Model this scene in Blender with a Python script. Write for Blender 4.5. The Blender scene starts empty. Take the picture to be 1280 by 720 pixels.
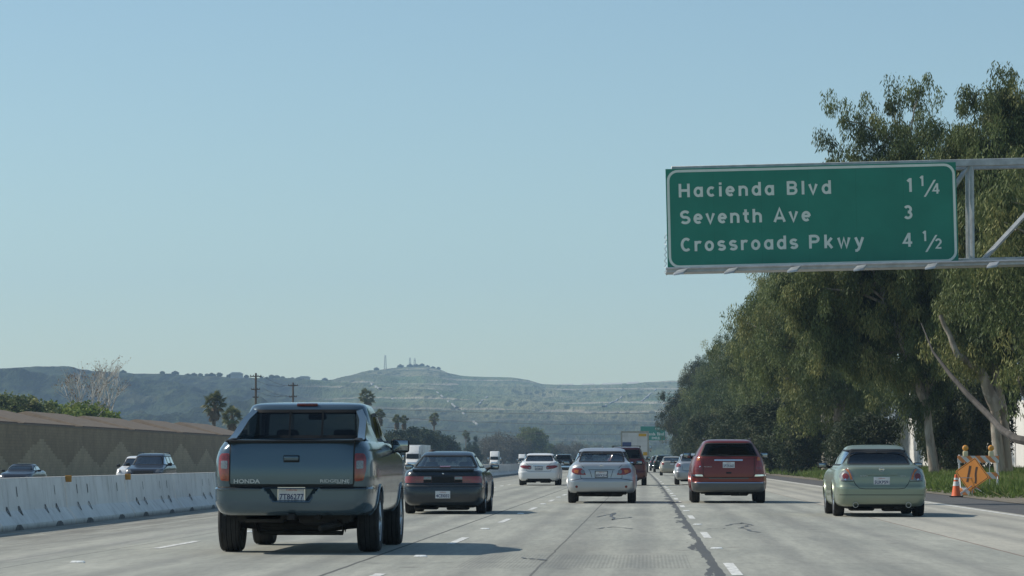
import bpy, bmesh, math, random
import numpy as np
from mathutils import Vector, Matrix, geometry, noise
R = math.radians
SC = bpy.context.scene
COL = SC.collection
F, VPX, HY, CH = 3800.0, 810.0, 575.5, 1.10      # focal length in photo pixels, vanishing point, horizon row, camera height

def curve_off(d):                                 # the freeway bends very slightly to the left
    return -8.6e-6 * d * d

def at(px, py, d):                                # photo pixel and distance -> place in the world
    return ((px - VPX) * d / F, d, CH + (HY - py) * d / F)

# ------------------------------------------------------------------ mesh builder
class MB:
    def __init__(s):
        s.v, s.f, s.m = [], [], []
    def add(s, vs, fs, m=0):
        o = len(s.v)
        s.v += [tuple(p) for p in vs]
        for f in fs:
            s.f.append(tuple(i + o for i in f)); s.m.append(m)
        return s
    def box(s, x0, x1, y0, y1, z0, z1, m=0):
        return s.hexa([(x0,y0,z0),(x1,y0,z0),(x1,y1,z0),(x0,y1,z0),(x0,y0,z1),(x1,y0,z1),(x1,y1,z1),(x0,y1,z1)], m)
    def hexa(s, p, m=0):
        return s.add(p, [(0,3,2,1),(4,5,6,7),(0,1,5,4),(1,2,6,5),(2,3,7,6),(3,0,4,7)], m)
    def rbox(s, x0, x1, y0, y1, z0, z1, r=.02, seg=2, m=0):
        bm = bmesh.new()
        bmesh.ops.create_cube(bm, size=1)
        for v in bm.verts:
            v.co = Vector(((x0+x1)/2 + v.co.x*(x1-x0), (y0+y1)/2 + v.co.y*(y1-y0), (z0+z1)/2 + v.co.z*(z1-z0)))
        bmesh.ops.bevel(bm, geom=bm.edges[:], offset=r, segments=seg, affect='EDGES', profile=.5)
        return s.bm(bm, m)
    def rhexa(s, p, r=.02, seg=2, m=0):
        bm = bmesh.new()
        vs = [bm.verts.new(q) for q in p]
        for f in [(0,3,2,1),(4,5,6,7),(0,1,5,4),(1,2,6,5),(2,3,7,6),(3,0,4,7)]:
            bm.faces.new([vs[i] for i in f])
        bmesh.ops.bevel(bm, geom=bm.edges[:], offset=r, segments=seg, affect='EDGES', profile=.5)
        return s.bm(bm, m)
    def bm(s, bm, m=0):
        bm.verts.index_update()
        s.add([v.co[:] for v in bm.verts], [[v.index for v in f.verts] for f in bm.faces], m)
        bm.free(); return s
    def tube(s, pts, rad, n=8, m=0, cap=True):
        pts = [Vector(p) for p in pts]
        if not hasattr(rad, '__len__'): rad = [rad]*len(pts)
        rings = []; up = None
        for i, p in enumerate(pts):
            t = (pts[min(i+1, len(pts)-1)] - pts[max(i-1, 0)])
            if t.length < 1e-9: t = Vector((0,0,1))
            t.normalize()
            if up is None:
                up = Vector((0,0,1)) if abs(t.z) < .9 else Vector((1,0,0))
            a = t.cross(up).normalized(); b = a.cross(t).normalized(); up = b
            rings.append([p + (a*math.cos(2*math.pi*k/n) + b*math.sin(2*math.pi*k/n))*rad[i] for k in range(n)])
        vs = [q for r in rings for q in r]; fs = []
        for i in range(len(pts)-1):
            for k in range(n):
                fs.append((i*n+k, i*n+(k+1)%n, (i+1)*n+(k+1)%n, (i+1)*n+k))
        if cap:
            fs.append(tuple(range(n))[::-1]); fs.append(tuple((len(pts)-1)*n+k for k in range(n)))
        return s.add(vs, fs, m)
    def lathe(s, prof, n=24, c=(0,0,0), axis='z', m=0):   # prof: (radius, along)
        vs, fs = [], []
        for (r, a) in prof:
            for k in range(n):
                t = 2*math.pi*k/n; u, w = r*math.cos(t), r*math.sin(t)
                p = (u, w, a) if axis == 'z' else ((a, u, w) if axis == 'x' else (u, a, w))
                vs.append((p[0]+c[0], p[1]+c[1], p[2]+c[2]))
        for i in range(len(prof)-1):
            for k in range(n):
                fs.append((i*n+k, i*n+(k+1)%n, (i+1)*n+(k+1)%n, (i+1)*n+k))
        return s.add(vs, fs, m)
    def prism(s, poly, a0, a1, axis='y', m=0):            # poly in the two other axes
        def P(u, v, a):
            return (u, a, v) if axis == 'y' else ((a, u, v) if axis == 'x' else (u, v, a))
        n = len(poly)
        vs = [P(u, v, a0) for u, v in poly] + [P(u, v, a1) for u, v in poly]
        fs = [tuple(range(n)), tuple(range(n, 2*n))[::-1]] + [(i, i+n, (i+1)%n+n, (i+1)%n) for i in range(n)]
        return s.add(vs, fs, m)
    def ico(s, c, r, sub=2, m=0, jit=0, seed=0):
        bm = bmesh.new(); bmesh.ops.create_icosphere(bm, subdivisions=sub, radius=1)
        if not hasattr(r, '__len__'): r = (r, r, r)
        for v in bm.verts:
            k = 1 + jit*noise.noise(v.co*2.3 + Vector((seed, 0, 0)))
            v.co = Vector((c[0]+v.co.x*r[0]*k, c[1]+v.co.y*r[1]*k, c[2]+v.co.z*r[2]*k))
        return s.bm(bm, m)
    def xf(s, M):
        s.v = [tuple(M @ Vector(p)) for p in s.v]; return s
    def build(s, name, mats, parent=None, smooth=True, sharp=35, fixn=True):
        if not isinstance(mats, (list, tuple)): mats = [mats]
        me = bpy.data.meshes.new(name)
        me.from_pydata(s.v, [], s.f); 
        for m in mats: me.materials.append(m)
        me.polygons.foreach_set('material_index', s.m)
        me.validate()
        if fixn:
            bm = bmesh.new(); bm.from_mesh(me); bmesh.ops.recalc_face_normals(bm, faces=bm.faces[:]); bm.to_mesh(me); bm.free()
        if smooth:
            me.polygons.foreach_set('use_smooth', [True]*len(me.polygons))
            me.set_sharp_from_angle(angle=R(sharp))
        me.update()
        o = bpy.data.objects.new(name, me); COL.objects.link(o)
        if parent is not None: o.parent = parent
        return o

def tag(o, label=None, cat=None, group=None, kind=None):
    if label: o['label'] = label
    if cat: o['category'] = cat
    if group: o['group'] = group
    if kind: o['kind'] = kind
    return o

def thing(name, label, cat, loc=(0,0,0), rz=0, group=None):
    o = bpy.data.objects.new(name, None); COL.objects.link(o); o.empty_display_size = .2
    o.location = loc; o.rotation_euler = (0, 0, rz)
    return tag(o, label, cat, group)

KIDS = {}
def copy_tree(root, loc, rz=0, label=None, group=None, scale=None):
    kids = {}
    for o in bpy.data.objects:
        if o.parent is not None: kids.setdefault(o.parent.name, []).append(o)
    def rec(o, par):
        c = o.copy(); COL.objects.link(c)
        if par is not None: c.parent = par
        for ch in kids.get(o.name, []): rec(ch, c)
        return c
    r = rec(root, None); r.location = loc; r.rotation_euler = (0, 0, rz)
    if scale: r.scale = scale if hasattr(scale, '__len__') else (scale,)*3
    if label: r['label'] = label
    if group: r['group'] = group
    return r

def text_mesh(name, txt, size, mat, parent=None, loc=(0,0,0), rot=(R(90),0,0), depth=.002, spacing=1.0, bold=0., ax='LEFT', sx=1., width=None):
    cu = bpy.data.curves.new(name, 'FONT'); cu.body = txt; cu.size = size; cu.extrude = depth; cu.space_character = spacing
    cu.align_x = ax; cu.align_y = 'BOTTOM_BASELINE'; cu.offset = bold; cu.resolution_u = 3
    t = bpy.data.objects.new(name+'_tmp', cu); COL.objects.link(t)
    bpy.context.view_layer.update()
    me = bpy.data.meshes.new_from_object(t.evaluated_get(bpy.context.evaluated_depsgraph_get()))
    bpy.data.objects.remove(t); bpy.data.curves.remove(cu)
    me.name = name
    co = np.empty(len(me.vertices)*3); me.vertices.foreach_get('co', co); co = co.reshape(-1, 3)
    if width:
        w = co[:,0].max() - co[:,0].min(); sx = width / w
    co[:,0] *= sx
    me.vertices.foreach_set('co', co.ravel())
    me.materials.clear(); me.materials.append(mat)
    o = bpy.data.objects.new(name, me); COL.objects.link(o)
    o.location = loc; o.rotation_euler = rot
    if parent is not None: o.parent = parent
    return o

# ------------------------------------------------------------------ materials
class NT:
    def __init__(s, name):
        s.mat = bpy.data.materials.new(name); s.mat.use_nodes = True
        s.t = s.mat.node_tree; s.t.nodes.clear()
        s.out = s.n('ShaderNodeOutputMaterial')
    def n(s, typ, **kw):
        nd = s.t.nodes.new(typ)
        for k, v in kw.items(): setattr(nd, k, v)
        return nd
    def l(s, a, b): s.t.links.new(a, b)
    def put(s, sock, val):
        if isinstance(val, bpy.types.NodeSocket): s.l(val, sock)
        elif isinstance(val, (tuple, list)) and len(val) == 3 and sock.type == 'RGBA': sock.default_value = (*val, 1)
        else: sock.default_value = val
    def math(s, op, a, b=None, c=None, clamp=False):
        nd = s.n('ShaderNodeMath', operation=op); nd.use_clamp = clamp
        for i, x in enumerate((a, b, c)):
            if x is not None: s.put(nd.inputs[i], x)
        return nd.outputs[0]
    def add(s, a, b): return s.math('ADD', a, b)
    def mul(s, a, b): return s.math('MULTIPLY', a, b)
    def sub(s, a, b): return s.math('SUBTRACT', a, b)
    def ramp(s, x, a, b, lo=0., hi=1., smooth=True):          # map a..b -> lo..hi, clamped
        nd = s.n('ShaderNodeMapRange'); nd.clamp = True
        if smooth: nd.interpolation_type = 'SMOOTHSTEP'
        for i, v in enumerate((x, a, b, lo, hi)): s.put(nd.inputs[i], v)
        return nd.outputs[0]
    def mix(s, f, a, b):
        nd = s.n('ShaderNodeMix', data_type='RGBA'); s.put(nd.inputs[0], f); s.put(nd.inputs[6], a); s.put(nd.inputs[7], b)
        return nd.outputs[2]
    def obj(s): return s.n('ShaderNodeTexCoord').outputs['Object']
    def xyz(s, v):
        nd = s.n('ShaderNodeSeparateXYZ'); s.l(v, nd.inputs[0]); return nd.outputs[0], nd.outputs[1], nd.outputs[2]
    def vec(s, x, y, z):
        nd = s.n('ShaderNodeCombineXYZ')
        for i, v in enumerate((x, y, z)): s.put(nd.inputs[i], v)
        return nd.outputs[0]
    def noise(s, v, scale, detail=4, rough=.55, dist=0):
        nd = s.n('ShaderNodeTexNoise'); s.put(nd.inputs['Vector'], v); s.put(nd.inputs['Scale'], scale)
        nd.inputs['Detail'].default_value = detail; nd.inputs['Roughness'].default_value = rough; nd.inputs['Distortion'].default_value = dist
        return nd.outputs[0]
    def scale(s, v, k):
        nd = s.n('ShaderNodeVectorMath', operation='MULTIPLY'); s.put(nd.inputs[0], v); nd.inputs[1].default_value = k
        return nd.outputs[0]
    def bump(s, h, strength=.3, dist=.02):
        nd = s.n('ShaderNodeBump'); s.put(nd.inputs['Height'], h); nd.inputs['Strength'].default_value = strength; nd.inputs['Distance'].default_value = dist
        return nd.outputs[0]
    def bsdf(s, color=None, rough=None, metal=None, normal=None, coat=None, spec=None, emis=None, estr=None, coatr=None):
        p = s.n('ShaderNodeBsdfPrincipled')
        for k, v in (('Base Color', color), ('Roughness', rough), ('Metallic', metal), ('Normal', normal), ('Coat Weight', coat), ('Specular IOR Level', spec),
                     ('Emission Color', emis), ('Emission Strength', estr), ('Coat Roughness', coatr)):
            if v is not None: s.put(p.inputs[k], v)
        s.l(p.outputs[0], s.out.inputs[0]); return p

def simple(name, color, rough=.6, metal=0, var=.12, vscale=3, coat=None, spec=None, bump=0, bscale=30):
    t = NT(name); o = t.obj(); nz = t.noise(o, vscale)
    c = t.mix(t.ramp(nz, .3, .7), tuple(x*(1-var) for x in color), tuple(min(1, x*(1+var)) for x in color))
    rr = t.ramp(t.noise(o, vscale*2.7), .3, .7, rough*.88, min(1, rough*1.12))
    t.bsdf(c, rr, metal, coat=coat, spec=spec, normal=t.bump(t.noise(o, bscale), bump) if bump else None)
    return t.mat

def paint(name, color, metal=.35, rough=.32, dirt=(.20,.19,.17), dirtk=.35):
    t = NT(name); o = t.obj(); x, y, z = t.xyz(o)
    nz = t.noise(o, 2.3, 5)
    low = t.ramp(t.add(z, t.mul(nz, .25)), .25, .75, dirtk, .04)          # road film that really sits low on the panels
    c = t.mix(low, color, dirt)
    t.bsdf(c, t.math('ADD', t.mul(low, .5), rough), metal, coat=.55, coatr=.08)
    return t.mat

def glass(name, tint=(.35,.4,.4), k=1.0, rough=.02):
    t = NT(name)
    tr = t.n('ShaderNodeBsdfTransparent'); tr.inputs[0].default_value = (*tint, 1)
    gl = t.n('ShaderNodeBsdfGlossy'); gl.inputs['Roughness'].default_value = rough; gl.inputs[0].default_value = (1,1,1,1)
    fr = t.n('ShaderNodeFresnel'); fr.inputs[0].default_value = 1.5
    mx = t.n('ShaderNodeMixShader'); t.l(t.math('MULTIPLY', fr.outputs[0], k*1.6, clamp=True), mx.inputs[0])
    t.l(tr.outputs[0], mx.inputs[1]); t.l(gl.outputs[0], mx.inputs[2]); t.l(mx.outputs[0], t.out.inputs[0])
    return t.mat

def leafmat(name, a, b, c, trans=.35):
    t = NT(name)
    at_ = t.n('ShaderNodeAttribute'); at_.attribute_name = 'tone'
    f = at_.outputs['Fac']
    col = t.mix(t.ramp(f, 0, .55), a, b); col = t.mix(t.ramp(f, .6, 1), col, c)
    p = t.n('ShaderNodeBsdfPrincipled'); t.put(p.inputs['Base Color'], col); p.inputs['Roughness'].default_value = .62
    p.inputs['Specular IOR Level'].default_value = .25
    tl = t.n('ShaderNodeBsdfTranslucent'); t.put(tl.inputs[0], col)
    mx = t.n('ShaderNodeMixShader'); mx.inputs[0].default_value = trans
    t.l(p.outputs[0], mx.inputs[1]); t.l(tl.outputs[0], mx.inputs[2]); t.l(mx.outputs[0], t.out.inputs[0])
    return t.mat

M = {}
M['black'] = simple('black_plastic', (.014,.015,.016), .6, spec=.25)
M['badge'] = simple('badge_metal', (.48,.50,.50), .35, .3)
M['trim'] = simple('grey_trim', (.05,.052,.055), .55)
M['rubber'] = simple('tyre_rubber', (.022,.022,.023), .85, var=.25, bump=.2, bscale=60)
M['under'] = simple('underbody', (.02,.019,.018), .8, var=.4)
M['rim'] = simple('alloy_rim', (.45,.46,.47), .3, .8)
M['chrome'] = simple('chrome', (.7,.71,.73), .12, 1., var=.03)
M['mirror'] = simple('mirror_glass', (.30,.33,.35), .03, 1., var=.01)
M['interior'] = simple('interior_grey', (.10,.10,.10), .9)
M['seat_grey'] = simple('seat_cloth_grey', (.17,.17,.16), .95)
M['dark_seat'] = simple('seat_cloth_dark', (.03,.03,.033), .95)
M['red_lens'] = simple('red_lens', (.22,.018,.012), .12, coat=1., var=.2, vscale=40)
M['dark_red_lens'] = simple('dark_red_lens', (.16,.018,.014), .12, coat=1., var=.2, vscale=40)
M['amber_lens'] = simple('amber_lens', (.45,.13,.02), .12, coat=1., var=.2, vscale=40)
M['clear_lens'] = simple('clear_lens', (.20,.20,.20), .2, .3, coat=1., var=.25, vscale=60)
M['dimglass'] = glass('dark_windscreen', (.05,.055,.06), k=.12)
M['plate'] = simple('plate_white', (.62,.63,.64), .45, var=.08, vscale=12)
M['plate_text'] = simple('plate_ink', (.03,.04,.12), .5)
M['glass'] = glass('window_glass', (.55,.61,.61), k=.6)
M['tint'] = glass('tinted_glass', (.16,.18,.19), k=.5)
M['darkglass'] = glass('privacy_glass', (.04,.045,.05), k=.35)
M['skin'] = simple('skin', (.42,.25,.18), .6)
M['hair'] = simple('dark_hair', (.02,.015,.012), .7)
M['cloth'] = simple('dark_shirt', (.04,.045,.06), .9)
EXPO = 0.0; HAZE = 1.35e-4
# ------------------------------------------------------------------ camera, light, air
cam_d = bpy.data.cameras.new('Camera'); cam = bpy.data.objects.new('Camera', cam_d); COL.objects.link(cam); SC.camera = cam
cam_d.sensor_width = 36; cam_d.lens = 36*F/1280; cam_d.clip_start = .5; cam_d.clip_end = 20000
cam.location = (0, 0, CH)
cam.rotation_euler = (R(90) + math.atan((HY-360)/F), 0, math.atan((VPX-640)/F))

SUN_EL, SUN_AZ = 42.0, 12.0        # elevation; degrees ahead of straight left
W = bpy.data.worlds.new('World'); SC.world = W; W.use_nodes = True
wt = W.node_tree; wt.nodes.clear()
sky = wt.nodes.new('ShaderNodeTexSky'); sky.sky_type = 'NISHITA'; sky.sun_disc = False
sky.sun_elevation = R(SUN_EL)
sx, sy = -math.cos(R(SUN_AZ)), math.sin(R(SUN_AZ))
sky.sun_rotation = math.atan2(sx, sy)
sky.air_density = 1.0; sky.dust_density = .5; sky.ozone_density = 1.2; sky.altitude = 60
bg = wt.nodes.new('ShaderNodeBackground'); bg.inputs[1].default_value = SKY_STR = .116
wo = wt.nodes.new('ShaderNodeOutputWorld'); tn = wt.nodes.new('ShaderNodeMix'); tn.data_type = 'RGBA'; tn.blend_type = 'MULTIPLY'; tn.inputs[0].default_value = 1; tn.inputs[7].default_value = (.89,1.0,.965,1)
wt.links.new(sky.outputs[0], tn.inputs[6]); wt.links.new(tn.outputs[2], bg.inputs[0]); wt.links.new(bg.outputs[0], wo.inputs[0])
sl = bpy.data.lights.new('Sun', 'SUN'); sl.energy = 4.4; sl.angle = R(.6); sl.color = (1, .93, .82)
so = bpy.data.objects.new('Sun', sl); COL.objects.link(so)
so.rotation_euler = Vector((sx*math.cos(R(SUN_EL)), sy*math.cos(R(SUN_EL)), math.sin(R(SUN_EL)))).to_track_quat('Z', 'Y').to_euler()
so.location = (-60, 60, 80)
SC.view_settings.view_transform = 'Standard'; SC.view_settings.look = 'None'; SC.view_settings.gamma = 1
SC.view_settings.exposure = EXPO
SC.cycles.use_denoising = True
SC.cycles.max_bounces = 7; SC.cycles.diffuse_bounces = 3; SC.cycles.glossy_bounces = 3; SC.cycles.transmission_bounces = 4
SC.cycles.volume_bounces = 1; SC.cycles.transparent_max_bounces = 16
SC.cycles.sample_clamp_indirect = 4

hz = MB().box(-2600, 2200, -60, 5400, -4, 330).build('haze', [], None, smooth=False)
t = NT('haze_air'); t.t.nodes.remove([n for n in t.t.nodes if n.type == 'OUTPUT_MATERIAL'][0]); out = t.n('ShaderNodeOutputMaterial')
pv = t.n('ShaderNodeVolumePrincipled'); pv.inputs['Color'].default_value = (.50,.73,1,1); pv.inputs['Density'].default_value = HAZE
pv.inputs['Anisotropy'].default_value = .1
t.l(pv.outputs[0], out.inputs['Volume']); hz.data.materials.append(t.mat)
tag(hz, kind='stuff'); hz.visible_shadow = True

# ------------------------------------------------------------------ ground and freeway
LX = dict(left=-6.13, mid=-2.59, right=.86, seam=4.32, edge=7.35)
def gz(x):                       # ground height across the road
    pts = [(-60,-.62),(-41,-.62),(-10.4,0),(9.4,0),(13,.22),(22,.45),(40,.5)]
    return float(np.interp(x, [p[0] for p in pts], [p[1] for p in pts]))
DS = [-60,-30,0,10,20,30,40,50,60,75,90,110,130,160,190,220,260,300,350,400,460,520,600,700,800,900,1000,1200,1400]
def strip(name, xs, mats, dz, d0=-60, d1=1400, zf=gz, kind='structure', m=0):
    ds = [d for d in DS if d0 <= d <= d1]
    mb = MB(); n = len(xs)
    vs = [(x + curve_off(d), d, zf(x) + dz) for d in ds for x in xs]
    fs = [(i*n+k, i*n+k+1, (i+1)*n+k+1, (i+1)*n+k) for i in range(len(ds)-1) for k in range(n-1)]
    o = mb.add(vs, fs, m).build(name, mats, smooth=False); tag(o, kind=kind); return o

# ground: one wide sheet to the hills
t = NT('dry_ground'); o_ = t.obj()
c = t.mix(t.ramp(t.noise(o_, .15, 6), .35, .65), (.13,.11,.075), (.10,.115,.05)); c = t.mix(t.ramp(t.noise(o_, 4, 5), .4, .7), c, (.18,.16,.12))
t.bsdf(c, .95, normal=t.bump(t.noise(o_, 6, 6), .5, .05)); M['ground'] = t.mat
xs = [-6000,-3000,-1200,-400,-150,-60,-41,-30,-20,-10.4,9.4,11,13,16,22,40,120,400,1200,3000,6000]
ds = [-60,0,50,100,150,200,300,400,600,800,1100,1500,2000,3000,5500]
vs = [(x + (curve_off(min(d,1400)) if abs(x) < 100 else 0), d, gz(x) - .03) for d in ds for x in xs]; n = len(xs)
g = MB().add(vs, [(i*n+k, i*n+k+1, (i+1)*n+k+1, (i+1)*n+k) for i in range(len(ds)-1) for k in range(n-1)]).build('ground', M['ground'], smooth=False)
tag(g, kind='structure')

# concrete of the carriageway
t = NT('freeway_concrete'); o_ = t.obj(); X, Y, Z = t.xyz(o_)
Xc = t.add(X, t.mul(t.mul(Y, Y), 8.6e-6))
P = t.vec(Xc, Y, 0.)
wob = t.mul(t.sub(t.noise(t.scale(P, (1,.35,1)), 2.2, 5), .5), .16)
Xw = t.add(Xc, wob)
n1 = t.noise(t.scale(P, (1,.12,1)), 1.1, 6, .65); n2 = t.noise(t.scale(P, (1,.12,1)), 14, 5, .7); n3 = t.noise(t.scale(P, (1,.06,1)), 5.5, 5, .6)
base = t.mix(t.ramp(n1, .32, .68), (.325,.328,.28), (.44,.44,.378))
base = t.mix(t.ramp(n3, .35, .7, 0, .45), base, (.245,.25,.22))
newc = t.mix(t.ramp(n1, .3, .7), (.40,.385,.325), (.47,.45,.38))
isnew = t.math('MULTIPLY', t.math('GREATER_THAN', Xc, 4.33), 1.)
base = t.mix(isnew, base, newc)
# oil band down the middle of each lane and rubber in the wheel paths
lane_i = t.math('DIVIDE', t.add(Xc, 9.6+.0), 3.465); lane = t.math('FRACT', lane_i)
oil = t.ramp(t.math('ABSOLUTE', t.sub(lane, .5)), .0, .17, .55, 0.)
oil = t.mul(oil, t.ramp(t.noise(t.scale(P, (1,.05,1)), 2., 4), .3, .7, .35, 1.))
base = t.mix(oil, base, (.12,.122,.118))
wp = t.ramp(t.math('ABSOLUTE', t.sub(t.math('ABSOLUTE', t.sub(lane, .5)), .25)), 0., .09, .42, 0.)
base = t.mix(wp, base, (.17,.17,.16))
# slab joints
yj = t.math('FRACT', t.math('DIVIDE', t.add(Y, t.mul(t.noise(P, .6, 3), .25)), 4.7))
jt = t.math('LESS_THAN', yj, .006)
base = t.mix(t.mul(jt, .75), base, (.08,.08,.075)); slab = t.n('ShaderNodeTexWhiteNoise'); t.l(t.vec(t.math('FLOOR', lane_i), t.math('FLOOR', t.math('DIVIDE', Y, 4.7)), 0.), slab.inputs['Vector']); base = t.mix(t.mul(slab.outputs['Value'], .22), base, (.20,.205,.185))
def seam(pos, w, k, col):
    global base
    a = t.math('ABSOLUTE', t.sub(Xw if w > .03 else t.add(Xc, t.mul(wob, .25)), pos))
    base = t.mix(t.ramp(a, w*.6, w, k, 0.), base, col)
seam(-1.12, .016, .7, (.07,.07,.07)); seam(-3.12, .028, .8, (.05,.05,.05)); seam(4.32, .022, .7, (.16,.08,.05)); seam(-6.6, .02, .5, (.07,.07,.07))
# ragged tar line beside the right-hand dashes
ragw = t.ramp(t.noise(t.scale(P, (1,.07,1)), 3.2, 7, .68), .42, .72, .03, .34)
side_ = t.sub(t.add(.70, t.mul(wob, .5)), Xc)
tar = t.mul(t.math('GREATER_THAN', side_, -.045), t.math('LESS_THAN', side_, ragw))
rag2 = t.math('GREATER_THAN', t.noise(t.scale(P, (1,.05,1)), 11, 5, .7), t.ramp(side_, -.05, .3, .22, .52))
tar = t.mul(tar, rag2)
base = t.mix(t.mul(tar, .85), base, (.045,.05,.06))
# grinding grooves on the band where the sensors lie
gb = t.mul(t.mul(t.math('GREATER_THAN', Y, 31.2), t.math('LESS_THAN', Y, 35.6)), t.mul(t.math('GREATER_THAN', Xc, -2.0), t.math('LESS_THAN', Xc, .45)))
gr = t.math('GREATER_THAN', t.math('FRACT', t.mul(Xc, 24.)), .5)
base = t.mix(t.mul(t.mul(gb, gr), .20), base, (.08,.08,.08))
# left shoulder: dirt and pale streaks
dirt = t.mul(t.ramp(Xc, -7.2, -9.3, 0, .55), t.ramp(n3, .3, .6))
base = t.mix(dirt, base, (.13,.11,.085))
stk = t.mul(t.ramp(t.math('ABSOLUTE', t.sub(Xc, -7.1)), .1, .5, 1., 0.), t.ramp(n3, .45, .65, 0, .5))
base = t.mix(stk, base, (.44,.42,.37))
base = t.mix(t.ramp(n2, .35, .75, 0, .30), base, (.13,.13,.12))
# rust and oil spots
sp = t.n('ShaderNodeTexVoronoi'); t.l(t.scale(P, (1,.5,1)), sp.inputs['Vector']); sp.inputs['Scale'].default_value = .8
base = t.mix(t.ramp(sp.outputs['Distance'], .03, .11, .45, 0), base, (.11,.10,.09))
t.bsdf(base, t.ramp(n1, .3, .7, .72, .9), normal=t.bump(t.noise(P, 40, 3), .25, .01), spec=.35)
M['concrete'] = t.mat
strip('road', [-9.95,-6,-2.5,1,4.4,7.6], M['concrete'], 0., -60, 900)
strip('opposite_road', [-38.6,-30,-20,-10.35], M['concrete'], 0., 0, 900)
t = NT('asphalt_shoulder'); o_ = t.obj()
c = t.mix(t.ramp(t.noise(o_, 1.3, 6), .3, .7), (.060,.060,.060), (.095,.094,.090)); c = t.mix(t.ramp(t.noise(o_, 45, 2), .55, .7), c, (.16,.155,.15))
t.bsdf(c, .9, normal=t.bump(t.noise(o_, 60, 3), .4, .01)); M['asphalt'] = t.mat
strip('shoulder', [7.6, 8.5, 9.45], M['asphalt'], -.004, -60, 900)
t = NT('gravel'); o_ = t.obj()
vn = t.n('ShaderNodeTexVoronoi'); t.l(o_, vn.inputs['Vector']); vn.inputs['Scale'].default_value = 14
c = t.mix(t.ramp(vn.outputs['Distance'], .1, .6), (.26,.23,.19), (.12,.105,.08)); c = t.mix(t.ramp(t.noise(o_, 1.2, 5), .4, .65), c, (.20,.17,.12))
t.bsdf(c, .95, normal=t.bump(vn.outputs['Distance'], .6, .03)); M['gravel'] = t.mat
strip('gravel_verge', [9.45, 10.0, 10.7], M['gravel'], .006, -60, 900)

t = NT('road_paint'); o_ = t.obj()
wear = t.ramp(t.noise(o_, 7, 6, .7), .36, .56)
t.bsdf(t.mix(wear, (.30,.30,.28), (.74,.74,.70)), .7); M['paint'] = t.mat
mk = MB()
def dash(xc, d0, L, w=.11, z=.004):
    mk.add([(xc-w/2+curve_off(d0), d0, z), (xc+w/2+curve_off(d0), d0, z), (xc+w/2+curve_off(d0+L), d0+L, z), (xc-w/2+curve_off(d0+L), d0+L, z)], [(0,1,2,3)])
for key, ph, per in (('right', 31.0, 14.1), ('mid', 41.7, 13.9), ('left', 39.6, 14.0)):
    d = ph - 4*per
    while d < 700:
        dash(LX[key], d-1.75, 3.5); d += per
d = -40
while d < 900:
    L = 20
    mk.add([(LX['edge']-.06+curve_off(d)+.0012*max(0,90-d), d, .004),(LX['edge']+.06+curve_off(d)+.0012*max(0,90-d), d, .004),
            (LX['edge']+.06+curve_off(d+L)+.0012*max(0,90-d-L), d+L, .004),(LX['edge']-.06+curve_off(d+L)+.0012*max(0,90-d-L), d+L, .004)], [(0,1,2,3)])
    d += L
for key in (-16.5, -20.1, -23.7, -27.3, -30.9):
    d = 60
    while d < 500:
        z = gz(key) + .004; mk.add([(key-.06+curve_off(d), d, z),(key+.06+curve_off(d), d, z),(key+.06+curve_off(d), d+3.5, z),(key-.06+curve_off(d), d+3.5, z)], [(0,1,2,3)]); d += 14.6
tag(mk.build('lane_markings', M['paint'], smooth=False, fixn=False), kind='structure')

# squiggles of crack sealer
rng = random.Random(5)
M['tar'] = simple('crack_tar', (.095,.10,.105), .6, var=.3, vscale=8)
cs = MB()
def squig(pts, w):
    P2 = []
    for (a, b) in zip(pts[:-1], pts[1:]):
        for k in range(6):
            u = k/6; P2.append((a[0]+(b[0]-a[0])*u + rng.uniform(-.05,.05), a[1]+(b[1]-a[1])*u + rng.uniform(-.25,.25)))
    P2.append(pts[-1]); n = len(P2); vs = []
    for i, p in enumerate(P2):
        q = P2[min(i+1, n-1)]; r_ = P2[max(i-1, 0)]; dx, dy = q[0]-r_[0], (q[1]-r_[1]); L = math.hypot(dx, dy) or 1
        ww = w*rng.uniform(.5, 1.3); vs += [(p[0]-dy/L*ww, p[1]+dx/L*ww, .0045), (p[0]+dy/L*ww, p[1]-dx/L*ww, .0045)]
    cs.add(vs, [(2*i, 2*i+1, 2*i+3, 2*i+2) for i in range(n-1)])
def gp(px, py): d = CH*F/(py-HY); return ((px-VPX)*d/F, d)
for pl, w in (([(905,657),(925,653),(938,656),(924,660),(948,665)], .028), ([(868,661),(905,660)], .014), ([(748,646),(768,641),(764,650),(788,646)], .026),
              ([(742,661),(765,658),(790,661)], .024), ([(650,697),(680,700)], .035), ([(560,606),(600,604)], .03), ([(455,704),(640,702)], .012)):
    squig([gp(*p) for p in pl], w)
tag(cs.build('crack_sealing', M['tar'], smooth=False, fixn=False), kind='structure')
cs = None

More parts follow.
